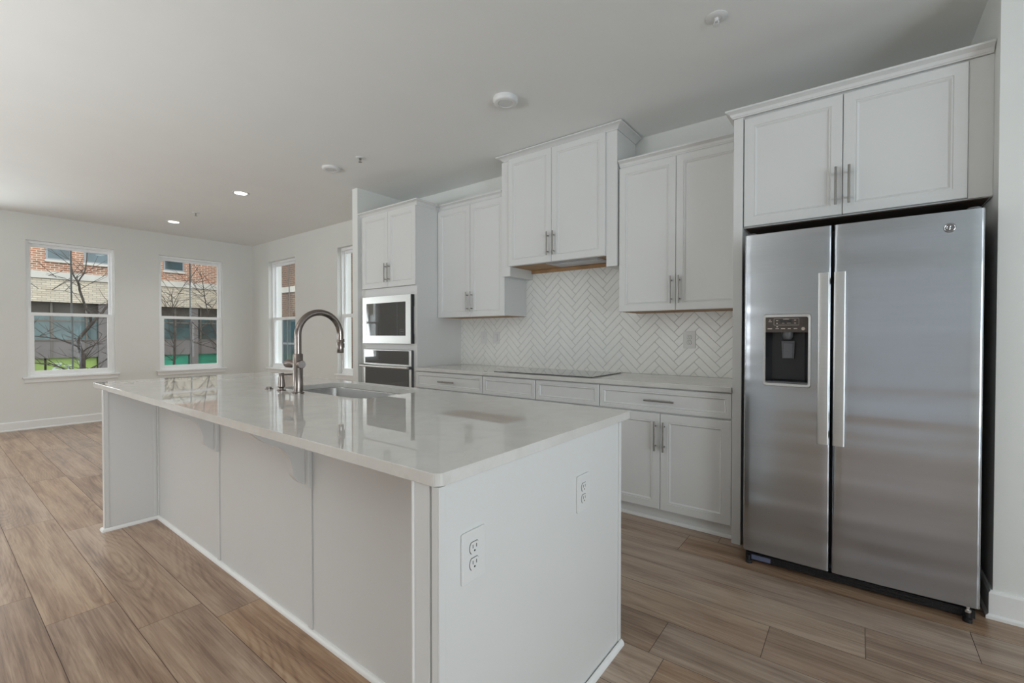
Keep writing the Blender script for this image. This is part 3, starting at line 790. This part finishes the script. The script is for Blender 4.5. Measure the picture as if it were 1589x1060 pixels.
# grille, feet, hinges
bm = bmesh.new(); box(bm, 0.106, 0.992, -0.800, -0.70, 0.009, 0.0445)
for k in range(28):
    x = 0.125+k*0.0305; box(bm, x, x+0.022, -0.804, -0.8005, 0.018, 0.024); box(bm, x, x+0.022, -0.804, -0.8005, 0.032, 0.038)
obj('base_grille', bm, BLACKPL, c)
obj('data_sticker', B((0.135, 0.225, -0.8060, -0.8045, 0.014, 0.038)), mat('blue_grey_sticker', (0.13, 0.15, 0.24), 0.4), c)
for x in (0.125, 0.965):
    bm = bmesh.new(); lathe(bm, (x, -0.824, 0.0005), (0, 0, 1), [(0, 0.016), (0.016, 0.016), (0.018, 0.008), (0.040, 0.008)], 20)
    obj('foot', bm, BLACKPL, c, smooth=True)
bm = bmesh.new(); lathe(bm, (0.965, -0.8245, 0.0425), (0, 0, 1), [(0, 0.011), (0.010, 0.011), (0.014, 0.006), (0.023, 0.006)], 20); obj('lower_hinge', bm, CHROME, c, smooth=True)
for x in (0.125, 0.972):
    bm = bmesh.new(); prism(bm, rrect(x-0.022, x+0.022, -0.815, -0.70, 0.02, 5), 'z', 1.7525, 1.764); obj('hinge_cover', bm, GREYPL, c, bevel=0.004)

# ================================================================ island
IX0, IX1, IY0, IY1 = -3.395, -0.152, -2.834, -1.751
ZT, ZB = 0.911, 0.881
isl = empty('kitchen_island', (-1.66, -2.2, 0), 'long white panelled kitchen island with two scroll corbels and end legs', 'kitchen island')
ER = -0.157; WF = -2.829; EB = -1.851; PY = -2.560; WLI = -3.127; WLO = -3.163
obj('end_panel', B((ER-0.020, ER, WF, EB, 0.0, ZB-0.001)), CAB, isl, bevel=0.001)['label'] = 'plain white end panel with two outlets'
obj('end_panel', B((WLO, WLI, WF, EB, 0.0, ZB-0.001)), CAB, isl, bevel=0.001)['label'] = 'far end leg panel'
obj('back_panel', B((WLI+0.0005, ER-0.0905, PY, PY+0.019, 0.0, ZB-0.001)), CAB, isl)['label'] = 'recessed panel under the overhang'
bm = B((ER-0.086, ER-0.0205, WF+0.014, PY+0.018, 0.0, ZB-0.001), (ER-0.080, ER-0.030, WF+0.002, WF+0.0138, 0.0, ZB-0.001))
obj('corner_post', bm, CAB, isl, bevel=0.001)
bm = bmesh.new(); tube(bm, [(ER-0.0855, WF+0.004, 0.0), (ER-0.0855, WF+0.004, ZB-0.001)], 0.0048, 10)
obj('corner_bead', bm, TRIM, isl, smooth=True)
for a, b in ((-2.130, -2.104), (-1.203, -1.173), (-0.592, -0.554), (WLI+0.001, WLI+0.022)):
    obj('batten', B((a, b, PY-0.007, PY-0.0003, 0.022, ZB-0.001)), CAB, isl, bevel=0.0015)
for a, b in ((WF, WF+0.020), (EB-0.022, EB)):
    obj('edge_strip', B((ER+0.0003, ER+0.0045, a, b, 0.021, ZB-0.001)), CAB, isl, bevel=0.0012)
for a, b in ((WF, WF+0.018), (PY-0.028, PY-0.008)):
    obj('edge_strip', B((WLI+0.0003, WLI+0.0045, a, b, 0.021, ZB-0.001)), CAB, isl, bevel=0.0012)
obj('wing_cap', B((WLO-0.004, WLI+0.003, WF-0.005, WF-0.0004, 0.0215, ZB-0.001)), CAB, isl, bevel=0.001)
# shoe molding around the foot
qr = [(0.0, 0.0), (0.014, 0.0), (0.0135, 0.008), (0.010, 0.015), (0.004, 0.0195), (0.0, 0.020)]
bm = bmesh.new()
sweep(bm, [(WLO-0.0003, EB), (WLO-0.0003, WF-0.0055), (WLI+0.0050, WF-0.0055), (WLI+0.0050, PY-0.0003), (ER-0.0905, PY-0.0003), (ER-0.0905, WF-0.0003), (ER+0.0050, WF-0.0003), (ER+0.0050, EB)], qr)
obj('shoe_molding', bm, TRIM, isl, smooth=True)
# aisle side
bm = bmesh.new(); box(bm, WLI+0.0005, ER-0.0205, EB+0.0005-0.02, EB-0.001, 0.10, ZB-0.001)
obj('aisle_frame', bm, CAB, isl)
obj('toe_kick', B((WLI+0.0005, ER-0.0205, EB-0.075, EB-0.060, 0.0, 0.0995)), CAB, isl)
def panel_back(x0, x1, z0, z1):
    bm = bmesh.new(); panel_front(bm, -x1, -x0, z0, z1, -(EB+0.020))
    for v in bm.verts: v.co.x, v.co.y = -v.co.x, -v.co.y
    return bm
xs = [WLI+0.01, -2.66, -2.20, -1.74, -1.28, -0.73, ER-0.025]
for a, b in zip(xs[:-1], xs[1:]):
    d = obj('door', panel_back(a, b-0.004, 0.11, 0.872), CAB, isl)
    bm = bmesh.new(); tube(bm, [(b-0.04, EB+0.05, 0.60), (b-0.04, EB+0.05, 0.79)], 0.0058, 12)
    for z in (0.632, 0.758): tube(bm, [(b-0.04, EB+0.0205, z), (b-0.04, EB+0.05, z)], 0.0045, 10)
    obj('handle', bm, NICKEL, d, smooth=True)
# corbels
prof = [(-2.803, 0.880), (-2.797, 0.872), (-2.783, 0.857), (-2.761, 0.836), (-2.733, 0.812), (-2.709, 0.799), (-2.688, 0.791), (-2.672, 0.779), (-2.655, 0.760), (-2.642, 0.738), (-2.633, 0.710),
        (-2.630, 0.686), (-2.628, 0.663), (-2.615, 0.642), (-2.594, 0.622), (-2.5805, 0.614), (-2.5805, 0.880)]
# smooth the curve a little by Chaikin on the curved part
def chaikin(P):
    out = [P[0]]
    for a, b in zip(P[:-1], P[1:]):
        out.append((a[0]*0.75+b[0]*0.25, a[1]*0.75+b[1]*0.25)); out.append((a[0]*0.25+b[0]*0.75, a[1]*0.25+b[1]*0.75))
    out.append(P[-1]); return out
cur = chaikin(chaikin(prof[:16])) + [prof[16]]
for xc in (-2.146, -1.215):
    bm = bmesh.new(); prism(bm, cur, 'x', xc-0.020, xc+0.020)
    k = obj('corbel', bm, CAB, isl, smooth=True, auto=30)
    k['label'] = 'scroll-cut bracket under the countertop overhang'
    obj('back_plate', B((xc-0.034, xc+0.046, -2.5800, PY-0.0075, 0.604, 0.880)), CAB, k, bevel=0.0015)

# countertop with sink cutout
SX0, SX1, SY0, SY1 = -2.138, -1.322, -2.231, -1.833
def slab(outer, inner, z0, z1):
    bm = bmesh.new(); E = []
    for loop in (outer, inner):
        V = [bm.verts.new((x, y, z1)) for x, y in loop]
        for a, b in zip(V, V[1:]+V[:1]): E.append(bm.edges.new((a, b)))
    r = bmesh.ops.triangle_fill(bm, use_beauty=True, use_dissolve=False, edges=E)
    r = bmesh.ops.extrude_face_region(bm, geom=bm.faces[:])
    bmesh.ops.translate(bm, verts=[g for g in r['geom'] if isinstance(g, bmesh.types.BMVert)], vec=(0, 0, z0-z1))
    return bm
o = obj('island_countertop', slab(rrect(IX0, IX1, IY0, IY1, 0.022, 6), rrect(SX0, SX1, SY0, SY1, 0.075, 8), ZB, ZT), QUARTZ, None, bevel=0.0025)
tag(o, 'glossy white quartz countertop on the kitchen island, with the sink cut into it', 'countertop')

# sink
c = empty('kitchen_sink', (-1.73, -2.03, 0.66), 'undermount stainless steel basin sunk in the island countertop', 'sink')
bm = bmesh.new(); L_ = []
for off, z, rr in ((0.016, 0.8800, 0.08), (-0.002, 0.8800, 0.075), (-0.004, 0.875, 0.073), (-0.008, 0.72, 0.068), (-0.014, 0.700, 0.062), (-0.035, 0.685, 0.05), (-0.05, 0.682, 0.04)):
    L_.append([bm.verts.new((x, y, z)) for x, y in rrect(SX0-off, SX1+off, SY0-off, SY1+off, rr, 8)])
for a, b in zip(L_[:-1], L_[1:]):
    n = len(a)
    for k in range(n): bm.faces.new((a[k], a[(k+1) % n], b[(k+1) % n], b[k]))
bm.faces.new(L_[-1])
s = obj('basin', bm, SINKM, c, smooth=True, auto=50)
md = s.modifiers.new('solid', 'SOLIDIFY'); md.thickness = 0.0012; md.offset = -1
bm = bmesh.new(); lathe(bm, (-1.73, -2.03, 0.6825), (0, 0, 1), [(0, 0.045), (0.003, 0.043), (0.003, 0.03), (0.001, 0.02)], 28)
obj('drain', bm, CHROME, c, smooth=True)

# faucet
FXc, FYc = -1.785, -2.300
c = empty('kitchen_faucet', (FXc, FYc, ZT), 'tall brushed steel gooseneck faucet standing behind the island sink', 'faucet')
bm = bmesh.new(); lathe(bm, (FXc, FYc, ZT+0.0002), (0, 0, 1), [(0, 0.031), (0.006, 0.031), (0.008, 0.029), (0.009, 0.0245), (0.208, 0.0245), (0.211, 0.022), (0.211, 0.0185)], 36)
obj('base', bm, FAUCETM, c, smooth=True)
R_ = 0.124; zc = 1.222; r = 0.0175
pts = [(FXc, FYc, 1.1225), (FXc, FYc, zc-0.03)] + [(FXc, FYc+R_-R_*math.cos(math.radians(a)), zc+R_*math.sin(math.radians(a))) for a in range(0, 181, 6)] + [(FXc, FYc+2*R_, zc-0.028)]
bm = bmesh.new(); tube(bm, pts, r, 24); obj('gooseneck', bm, FAUCETM, c, smooth=True)
bm = bmesh.new(); lathe(bm, (FXc, FYc+2*R_, zc-0.0285), (0, 0, -1), [(0, 0.0175), (0.002, 0.019), (0.072, 0.019), (0.075, 0.0175), (0.075, 0.013)], 28)
sh = obj('spray_head', bm, FAUCETM, c, smooth=True)
bm = B((FXc-0.006, FXc+0.006, FYc+2*R_+0.0185, FYc+2*R_+0.0245, 1.180, 1.200), (FXc-0.006, FXc+0.006, FYc+2*R_+0.0185, FYc+2*R_+0.0245, 1.148, 1.174)); obj('button', bm, BLACKPL, sh, bevel=0.002)
bm = bmesh.new(); lathe(bm, (FXc, FYc, 1.066), (1, 0, 0), [(-0.118, 0.0195), (-0.116, 0.0215), (-0.070, 0.0215), (-0.058, 0.014), (-0.025, 0.0135)], 28)
lathe(bm, (FXc, FYc, 1.066), (1, 0, 0), [(0.02, 0.0215), (0.0385, 0.0215), (0.041, 0.0195)], 28)
obj('lever', bm, FAUCETM, c, smooth=True)

# soap dispenser
c = empty('soap_dispenser', (-1.968, -2.30, ZT), 'small brushed steel soap pump left of the faucet on the island', 'soap dispenser')
bm = bmesh.new(); lathe(bm, (-1.968, -2.30, ZT+0.0002), (0, 0, 1), [(0, 0.0235), (0.005, 0.0235), (0.007, 0.021), (0.008, 0.0125), (0.016, 0.0125), (0.022, 0.0195), (0.030, 0.0195), (0.078, 0.0145), (0.098, 0.0145), (0.100, 0.013)], 28)
obj('pump_body', bm, FAUCETM, c, smooth=True)
bm = bmesh.new(); tube(bm, [(-1.968, -2.288, 1.000), (-1.968, -2.255, 1.000), (-1.968, -2.232, 1.0005), (-1.968, -2.226, 0.993)], 0.0042, 12)
obj('spout', bm, FAUCETM, c, smooth=True)
# disposal switch
c = empty('disposal_button', (-2.105, -2.305, ZT), 'low round steel push button on the island left of the soap pump', 'button')
bm = bmesh.new(); lathe(bm, (-2.105, -2.305, ZT+0.0002), (0, 0, 1), [(0, 0.022), (0.004, 0.022), (0.005, 0.018)], 28); obj('collar', bm, FAUCETM, c, smooth=True)
bm = bmesh.new(); lathe(bm, (-2.105, -2.305, ZT+0.0053), (0, 0, 1), [(0, 0.0145), (0.007, 0.0145), (0.008, 0.012)], 28); obj('push_cap', bm, FAUCETM, c, smooth=True)

# ================================================================ outlets and switches
def outlet(name, label, cat, O, U, Nn, w, h, kind, group=None):
    """O: centre on the surface, U: width direction, Nn: outward normal"""
    O, U, Nn = Vector(O), Vector(U), Vector(Nn); Z = Vector((0, 0, 1))
    c = empty(name, O, label, cat, group)
    def pl(bm, pts, d0, d1):
        A = [bm.verts.new(O+U*p[0]+Z*p[1]+Nn*d0) for p in pts]; D = [bm.verts.new(O+U*p[0]+Z*p[1]+Nn*d1) for p in pts]
        n = len(pts); bm.faces.new(A); bm.faces.new(D)
        for k in range(n): bm.faces.new((A[k], A[(k+1) % n], D[(k+1) % n], D[k]))
    bm = bmesh.new(); pl(bm, rrect(-w/2, w/2, -h/2, h/2, 0.006, 4), 0.0003, 0.0055)
    obj('cover_plate', bm, PLASTIC, c, bevel=0.0015)
    if kind == 'duplex':
        for s in (-1, 1):
            zc_ = s*0.0195
            pts = [(0.0165*math.cos(a), zc_+max(-0.0135, min(0.0135, 0.0172*math.sin(a)))) for a in [2*PI*k/28 for k in range(28)]]
            bm = bmesh.new(); pl(bm, [(p[0]*1.08, zc_+(p[1]-zc_)*1.08) for p in pts], 0.0056, 0.0058); obj('socket_gap', bm, SLOT, c)
            bm = bmesh.new(); pl(bm, pts, 0.0059, 0.0075); s_ = obj('socket', bm, PLASTIC, c)
            bm = bmesh.new()
            for x in (-0.0063, 0.0063): pl(bm, [(x-0.0011, zc_-0.001), (x+0.0011, zc_-0.001), (x+0.0011, zc_+0.008), (x-0.0011, zc_+0.008)], 0.0076, 0.0078)
            pl(bm, [(0.0026*math.cos(a), zc_-0.0075+0.0026*math.sin(a)) for a in [2*PI*k/12 for k in range(12)]], 0.0076, 0.0078)
            obj('slots', bm, SLOT, s_)
    elif kind == 'toggle':
        bm = bmesh.new(); pl(bm, [(-0.006, -0.012), (0.006, -0.012), (0.006, 0.012), (-0.006, 0.012)], 0.0056, 0.0066); obj('switch_slot', bm, LENS_OFF, c)
        bm = bmesh.new(); pl(bm, [(-0.0035, -0.002), (0.0035, -0.002), (0.0035, 0.008), (-0.0035, 0.008)], 0.0067, 0.016); obj('toggle', bm, PLASTIC, c)
    else:
        bm = bmesh.new(); pl(bm, [(-0.0172, -0.034), (0.0172, -0.034), (0.0172, 0.034), (-0.0172, 0.034)], 0.0056, 0.0060); obj('rocker_gap', bm, SLOT, c)
        bm = bmesh.new(); pl(bm, [(-0.0162, -0.033), (0.0162, -0.033), (0.0162, 0.033), (-0.0162, 0.033)], 0.0061, 0.0085); obj('rocker', bm, PLASTIC, c)
outlet('outlet', 'white outlet low on the island end panel, nearer to the seating side', 'outlet', (ER, -2.714, 0.687), (0, 1, 0), (1, 0, 0), 0.085, 0.124, 'duplex')
outlet('outlet', 'white outlet on the island end panel, nearer to the refrigerator', 'outlet', (ER, -2.161, 0.687), (0, 1, 0), (1, 0, 0), 0.085, 0.124, 'duplex')
outlet('outlet', 'white outlet on the herringbone tile beside the refrigerator side panel', 'outlet', (-0.424, -0.0085, 1.187), (1, 0, 0), (0, -1, 0), 0.090, 0.128, 'duplex')
outlet('light_switch', 'white toggle switch on the tile, nearest the oven tower', 'light switch', (-2.460, -0.0085, 1.197), (1, 0, 0), (0, -1, 0), 0.085, 0.122, 'toggle')
outlet('light_switch', 'white rocker switch on the tile just right of the toggle switch', 'light switch', (-2.298, -0.0085, 1.197), (1, 0, 0), (0, -1, 0), 0.085, 0.122, 'rocker')

# ================================================================ ceiling fixtures
def ceil_disc(label, x, y, rad, h, lens_r):
    c = empty('ceiling_disc', (x, y, H-h), label, 'ceiling fixture')
    bm = bmesh.new(); lathe(bm, (x, y, H-0.0003), (0, 0, -1), [(0, rad), (h*0.6, rad), (h*0.9, rad*0.93), (h, rad*0.86), (h, lens_r), (h-0.003, lens_r*0.98)], 40)
    obj('housing', bm, PLASTIC, c, smooth=True)
    bm = bmesh.new(); lathe(bm, (x, y, H-h+0.002), (0, 0, -1), [(0, lens_r*0.97), (0.0015, lens_r*0.95)], 36)
    obj('lens', bm, LENS_OFF, c, smooth=True)
ceil_disc('round white unlit ceiling disc with grey centre, nearer to the hood cabinet', -1.295, -1.137, 0.082, 0.034, 0.050)
ceil_disc('round flat white unlit ceiling disc near the partition wall', -3.372, -1.148, 0.080, 0.022, 0.052)
def downlight(label, x, y, sp=None):
    c = empty('recessed_light', (x, y, H-0.006), label, 'ceiling light', 'lit recessed downlights')
    bm = bmesh.new(); n = 40
    lathe(bm, (x, y, H-0.0003), (0, 0, -1), [(0, 0.088), (0.004, 0.085), (0.0055, 0.068), (0.0035, 0.064)], n)
    obj('trim_ring', bm, PLASTIC, c, smooth=True)
    bm = bmesh.new(); lathe(bm, (x, y, H-0.0040), (0, 0, -1), [(0, 0.062), (0.0015, 0.061)], n)
    obj('lens', bm, LENS_ON, c, smooth=True)
    d = bpy.data.lights.new('downlight_beam', 'SPOT'); d.energy = 14; d.spot_size = math.radians(120); d.spot_blend = 0.8; d.shadow_soft_size = 0.06; d.color = (1, 0.93, 0.84)
    o = bpy.data.objects.new('downlight_beam', d); COL.objects.link(o); o.location = (0, 0, -0.03); o.parent = c
    del c['group']
downlight('lit recessed ceiling light nearer to the camera of the two', -4.868, -1.336)
downlight('lit recessed ceiling light farther away, near the far wall', -6.980, -1.351)
def sprinkler(label, x, y, s=1.0):
    c = empty('sprinkler_head', (x, y, H-0.03), label, 'sprinkler')
    bm = bmesh.new(); lathe(bm, (x, y, H-0.0003), (0, 0, -1), [(0, 0.040*s), (0.003, 0.040*s), (0.007, 0.034*s), (0.0085, 0.020*s), (0.0065, 0.019*s)], 32)
    obj('escutcheon', bm, PLASTIC, c, smooth=True)
    bm = bmesh.new(); lathe(bm, (x, y, H-0.0075), (0, 0, -1), [(0, 0.010), (0.012, 0.009), (0.014, 0.006)], 20)
    for dx in (-0.010, 0.010): tube(bm, [(x+dx*0.7, y, H-0.018), (x+dx*1.2, y, H-0.030), (x+dx*0.4, y, H-0.040)], 0.002, 8)
    lathe(bm, (x, y, H-0.0395), (0, 0, -1), [(0, 0.015), (0.002, 0.016), (0.003, 0.012)], 20)
    obj('deflector', bm, NICKEL if s < 1.2 else PLASTIC, c, smooth=True)
sprinkler('white fire sprinkler in the ceiling, nearest to the camera above the aisle', 0.014, -1.112, 1.25)
sprinkler('fire sprinkler in the ceiling just beside the flat white disc', -2.941, -1.127)
sprinkler('fire sprinkler between the two lit recessed ceiling lights', -6.197, -1.336)

# ================================================================ outside
GZ = -4.0
o = obj('ground', B((-70, 40, -45, 60, GZ-0.2, GZ)), ASPHALT); o['kind'] = 'structure'
XB = -22.0
bld = empty('office_building', (XB-3, 0, GZ), 'brick and beige commercial building across the street, seen through the left-hand windows', 'building')
Y0b, Y1b = -14.0, 6.7
obj('brick_wall', B((XB-6, XB, Y0b, Y1b, 3.46, 7.0)), BRICK, bld)['label'] = 'upper wall of red brick'
obj('stone_band', B((XB-6, XB+0.06, Y0b, Y1b, 3.22, 3.459)), CONC, bld)
obj('beige_wall', B((XB-6, XB, Y0b, Y1b, 2.40, 3.219)), BEIGE, bld)['label'] = 'beige brick band'
obj('soffit', B((XB-6, XB-0.30, Y0b, Y1b, 1.95, 2.399)), DKBAND, bld)
obj('storefront_glass', B((XB-6, XB-0.25, Y0b, Y1b, 1.05, 1.949)), STGLASS, bld)
obj('spandrel', B((XB-6, XB-0.22, Y0b, Y1b, 0.41, 1.049)), SPANDREL, bld)
obj('lower_wall', B((XB-6, XB-0.62, Y0b, Y1b, GZ, 0.409)), SPANDREL, bld)
pil = []
y = Y0b
for k, (a, b) in enumerate(((-4.9, -4.3), (-1.95, -1.55), (0.62, 1.35), (3.58, 3.85), (6.2, 6.6))):
    obj('pier', B((XB-0.30, XB-0.10, a, b, GZ, 2.399)), SPANDREL, bld)
bm = bmesh.new()
for yy in [-4.3+k*0.92 for k in range(12)]: box(bm, XB-0.249, XB-0.20, yy-0.03, yy+0.03, 0.41, 2.38)
box(bm, XB-0.249, XB-0.21, Y0b, Y1b, 1.72, 1.77); box(bm, XB-0.249, XB-0.19, Y0b, Y1b, 1.03, 1.07)
o = obj('mullion', bm, MULL, bld); o['kind'] = 'stuff'
for a, b in ((-4.25, -1.98), (-1.53, -0.80), (-0.735, 0.60), (1.40, 2.2)):
    obj('sign_panel', B((XB-0.60, XB-0.35, a, b, -1.6, 0.409)), LIME, bld)['label'] = 'lime green panel'
for a, b in ((2.25, 3.56), (3.88, 6.15)):
    obj('sign_panel', B((XB-0.60, XB-0.35, a, b, -1.6, 0.409)), TEAL, bld)['label'] = 'teal green panel'
for txt, ty, tz in (('AN', -0.35, -0.30), ('EH', -0.05, -0.30)):
    cu = bpy.data.curves.new('lettering', 'FONT'); cu.body = txt; cu.size = 0.38; cu.extrude = 0.01; cu.materials.append(LETTER)
    tmp = bpy.data.objects.new('tmp_text', cu); COL.objects.link(tmp)
    bpy.context.view_layer.update()
    me_t = bpy.data.meshes.new_from_object(tmp.evaluated_get(bpy.context.evaluated_depsgraph_get()))
    bpy.data.objects.remove(tmp)
    o = bpy.data.objects.new('lettering', me_t); COL.objects.link(o); o.parent = bld
    # letters face +X and read upwards
    Mx = Matrix(((0, 0, 1), (0, -1, 0), (1, 0, 0))).to_4x4()
    Mx = Matrix(((0, 0, 1, 0), (0, -1, 0, 0), (1, 0, 0, 0), (0, 0, 0, 1)))
    o.matrix_local = Matrix.Translation(Vector((XB-0.335, ty, tz))-bld.location) @ Mx
for a, b, z0, z1 in ((-0.72, -0.17, 3.93, 5.2), (0.27, 0.87, 3.93, 5.2), (2.66, 3.27, 3.93, 5.2), (-3.2, -2.6, 3.93, 5.2), (5.2, 5.8, 3.93, 5.2)):
    w = obj('window', B((XB+0.0005, XB+0.03, a-0.05, a, z0-0.05, z1+0.05), (XB+0.0005, XB+0.03, b, b+0.05, z0-0.05, z1+0.05), (XB+0.0005, XB+0.03, a, b, z0-0.05, z0), (XB+0.0005, XB+0.03, a, b, z1, z1+0.05)), UPFRAME, bld)
    obj('pane', B((XB+0.0005, XB+0.012, a, b, z0, z1)), UPGLASS, w)
    obj('sill', B((XB+0.0005, XB+0.07, a-0.08, b+0.08, z0-0.13, z0-0.051)), CONC, w)
# brick neighbour seen through the side windows
nb = empty('brick_building', (-16, 8, GZ), 'brown brick building beyond the side windows, pale stone band and window', 'building')
obj('wall', B((-21.7, -13.6, 5.0, 11.0, GZ, 7.0)), BRICKX, nb)
obj('stone_band', B((-21.7, -13.6, 4.96, 4.999, 2.84, 3.05)), CONC, nb)
for a, b, z0, z1 in ((-16.9, -15.3, -0.5, 1.80),):
    w = obj('window', B((a-0.08, a, 4.95, 4.999, z0, z1), (b, b+0.08, 4.95, 4.999, z0, z1), (a-0.08, b+0.08, 4.95, 4.999, z1, z1+0.10), (a-0.08, b+0.08, 4.95, 4.999, z0-0.12, z0), (a, b, 4.95, 4.999, 0.88, 0.95)), UPFRAME, nb)
    obj('pane', B((a, b, 4.97, 4.999, z0, 0.88), (a, b, 4.97, 4.999, 0.95, z1)), UPGLASS, w)
def shrub(name, label, cat, x, y, zb, zt, rad, n, seed):
    r_ = random.Random(seed); bm = bmesh.new()
    for k in range(n):
        f = r_.random(); z = zb+(zt-zb)*f; R1 = rad*(1.05-0.75*f)
        a = r_.uniform(0, 2*PI); d = R1*math.sqrt(r_.random())
        mtx = Matrix.Translation((x+d*math.cos(a), y+d*math.sin(a), z)) @ Matrix.Rotation(r_.uniform(0, 3), 4, 'X') @ Matrix.Diagonal((0.16, 0.10, 0.22, 1)).to_4x4()
        bmesh.ops.create_icosphere(bm, subdivisions=1, radius=r_.uniform(0.7, 1.5), matrix=mtx)
    tube(bm, [(x, y, GZ), (x, y, zb+0.5)], 0.15, 8)
    o = obj(name, bm, HEDGE); tag(o, label, cat); return o
shrub('evergreen_tree', 'dark evergreen tree beyond the side window next to the partition', 'tree', -12.45, 6.0, -3.5, 5.5, 0.8, 260, 4)

# bare street trees
def tree(label, x, limbs, seed, twigs=26):
    kx = (0.5866-x)/(0.5866+14.0)
    limbs = [([(-3.53+(p[0]+3.53)*kx, p[1] if p[1] <= GZ else 1.22+(p[1]-1.22)*kx) for p in pts], w0*kx, w1*kx) for pts, w0, w1 in limbs]
    r_ = random.Random(seed); bm = bmesh.new()
    def jit(p, s): return (x+r_.uniform(-s, s), p[0], p[1])
    for pts, w0, w1 in limbs:
        n = len(pts); P = [Vector(jit(p, 0.05)) for p in pts]
        Q = []
        for a, b in zip(P[:-1], P[1:]):
            for t_ in (0, 0.5): Q.append(a.lerp(b, t_)+Vector((r_.uniform(-.01, .01), r_.uniform(-.012, .012), r_.uniform(-.012, .012)))*(t_ > 0))
        Q.append(P[-1]); m_ = len(Q)
        tube(bm, Q, [(w0+(w1-w0)*k/(m_-1))*0.68 for k in range(m_)], 8)
        nt_ = max(2, int(twigs*sum((b-a).length for a, b in zip(P[:-1], P[1:]))/4.0))
        for k in range(nt_):
            i = r_.randrange(1, m_); base = Q[i]
            d = Vector((r_.uniform(-1, 1), r_.choice((-1, 1))*r_.uniform(0.5, 1.2), r_.uniform(0.1, 1.0))).normalized()
            ln = r_.uniform(0.25, 0.8); wv = Vector((r_.uniform(-.1, .1), r_.uniform(-.1, .1), r_.uniform(0, .15)))
            tube(bm, [base, base+d*ln*0.5+wv*0.4, base+d*ln+wv], [0.007, 0.005, 0.003], 5)
            if r_.random() < 0.6:
                m2 = base+d*ln*0.5+wv*0.4; d2 = (d+Vector((r_.uniform(-.5, .5), r_.uniform(-.5, .5), r_.uniform(-.2, .7)))).normalized()
                tube(bm, [m2, m2+d2*ln*0.45], [0.005, 0.0025], 5)
    o = obj('bare_tree', bm, BARK, smooth=True); tag(o, label, 'tree'); return o
tree('bare dark tree with forked trunk outside the leftmost window', -14.0, [
    ([(-1.16, GZ), (-1.152, -1.5), (-1.152, 0.007), (-1.159, 0.389), (-1.156, 0.80)], 0.11, 0.075),
    ([(-1.156, 0.80), (-1.22, 1.075), (-1.14, 1.257), (-0.99, 1.504), (-0.802, 1.758), (-0.657, 2.016), (-0.45, 2.5), (-0.2, 3.3)], 0.065, 0.02),
    ([(-0.99, 1.504), (-1.011, 1.719), (-1.09, 1.869), (-1.187, 2.289), (-1.218, 2.468)], 0.042, 0.032),
    ([(-1.218, 2.468), (-1.305, 2.655), (-1.334, 3.026), (-1.353, 3.352), (-1.40, 3.9)], 0.026, 0.01),
    ([(-1.218, 2.468), (-1.116, 2.675), (-1.069, 2.909), (-1.043, 3.218), (-1.0, 3.7)], 0.022, 0.008),
    ([(-1.199, 0.923), (-1.331, 1.031), (-1.566, 1.138), (-1.874, 1.197), (-2.3, 1.25)], 0.032, 0.010),
    ([(-1.144, 0.83), (-1.018, 0.95), (-0.902, 1.025), (-0.785, 1.008)], 0.022, 0.008),
    ([(-1.156, 0.60), (-1.05, 0.78), (-0.92, 1.02), (-0.80, 1.25)], 0.018, 0.007),
    ([(-1.171, 0.213), (-1.412, 0.409), (-1.675, 0.570), (-1.998, 0.612), (-2.4, 0.68)], 0.030, 0.010),
    ([(-1.136, 0.325), (-0.905, 0.500), (-0.643, 0.70), (-0.3, 0.95)], 0.024, 0.010),
    ([(-1.12, 0.10), (-0.95, 0.24), (-0.72, 0.28), (-0.45, 0.30)], 0.024, 0.010),
    ([(-1.208, 2.363), (-1.446, 2.536), (-1.708, 2.568)], 0.010, 0.004),
    ([(-1.198, 2.288), (-1.005, 2.457), (-0.675, 2.675)], 0.010, 0.004),
    ([(-1.166, 2.169), (-1.449, 2.238), (-1.864, 2.264)], 0.010, 0.004)], 3)
tree('slim upright bare tree outside the second window from the left', -16.5, [
    ([(0.60, GZ), (0.614, -0.151), (0.648, 0.537), (0.668, 1.228), (0.657, 1.625), (0.631, 1.917), (0.62, 2.3)], 0.055, 0.015),
    ([(0.648, 1.0), (0.56, 1.3), (0.50, 1.9)], 0.015, 0.006), ([(0.63, 1.9), (0.40, 2.25), (0.25, 2.7)], 0.012, 0.004), ([(0.631, 1.95), (0.80, 2.4), (0.95, 2.7)], 0.012, 0.004)], 5, 40)
tree('spreading bare tree at the right edge of the second window from the left', -14.0, [
    ([(2.25, GZ), (2.15, -1.5), (2.06, -0.281), (2.02, 0.30), (1.93, 0.60)], 0.09, 0.05),
    ([(1.93, 0.60), (1.76, 1.10), (1.57, 1.45), (1.493, 1.65), (1.447, 1.864), (1.387, 2.313), (1.326, 2.669), (1.28, 3.0)], 0.035, 0.010),
    ([(1.95, 0.50), (1.70, 0.92), (1.41, 1.229), (1.101, 1.548)], 0.035, 0.012),
    ([(1.95, 0.70), (1.60, 0.85), (1.30, 0.95), (1.05, 1.05)], 0.018, 0.007),
    ([(1.447, 1.864), (1.659, 2.148), (1.777, 2.525)], 0.014, 0.005),
    ([(1.387, 2.313), (1.185, 2.478), (1.05, 2.785)], 0.014, 0.005)], 8, 44)
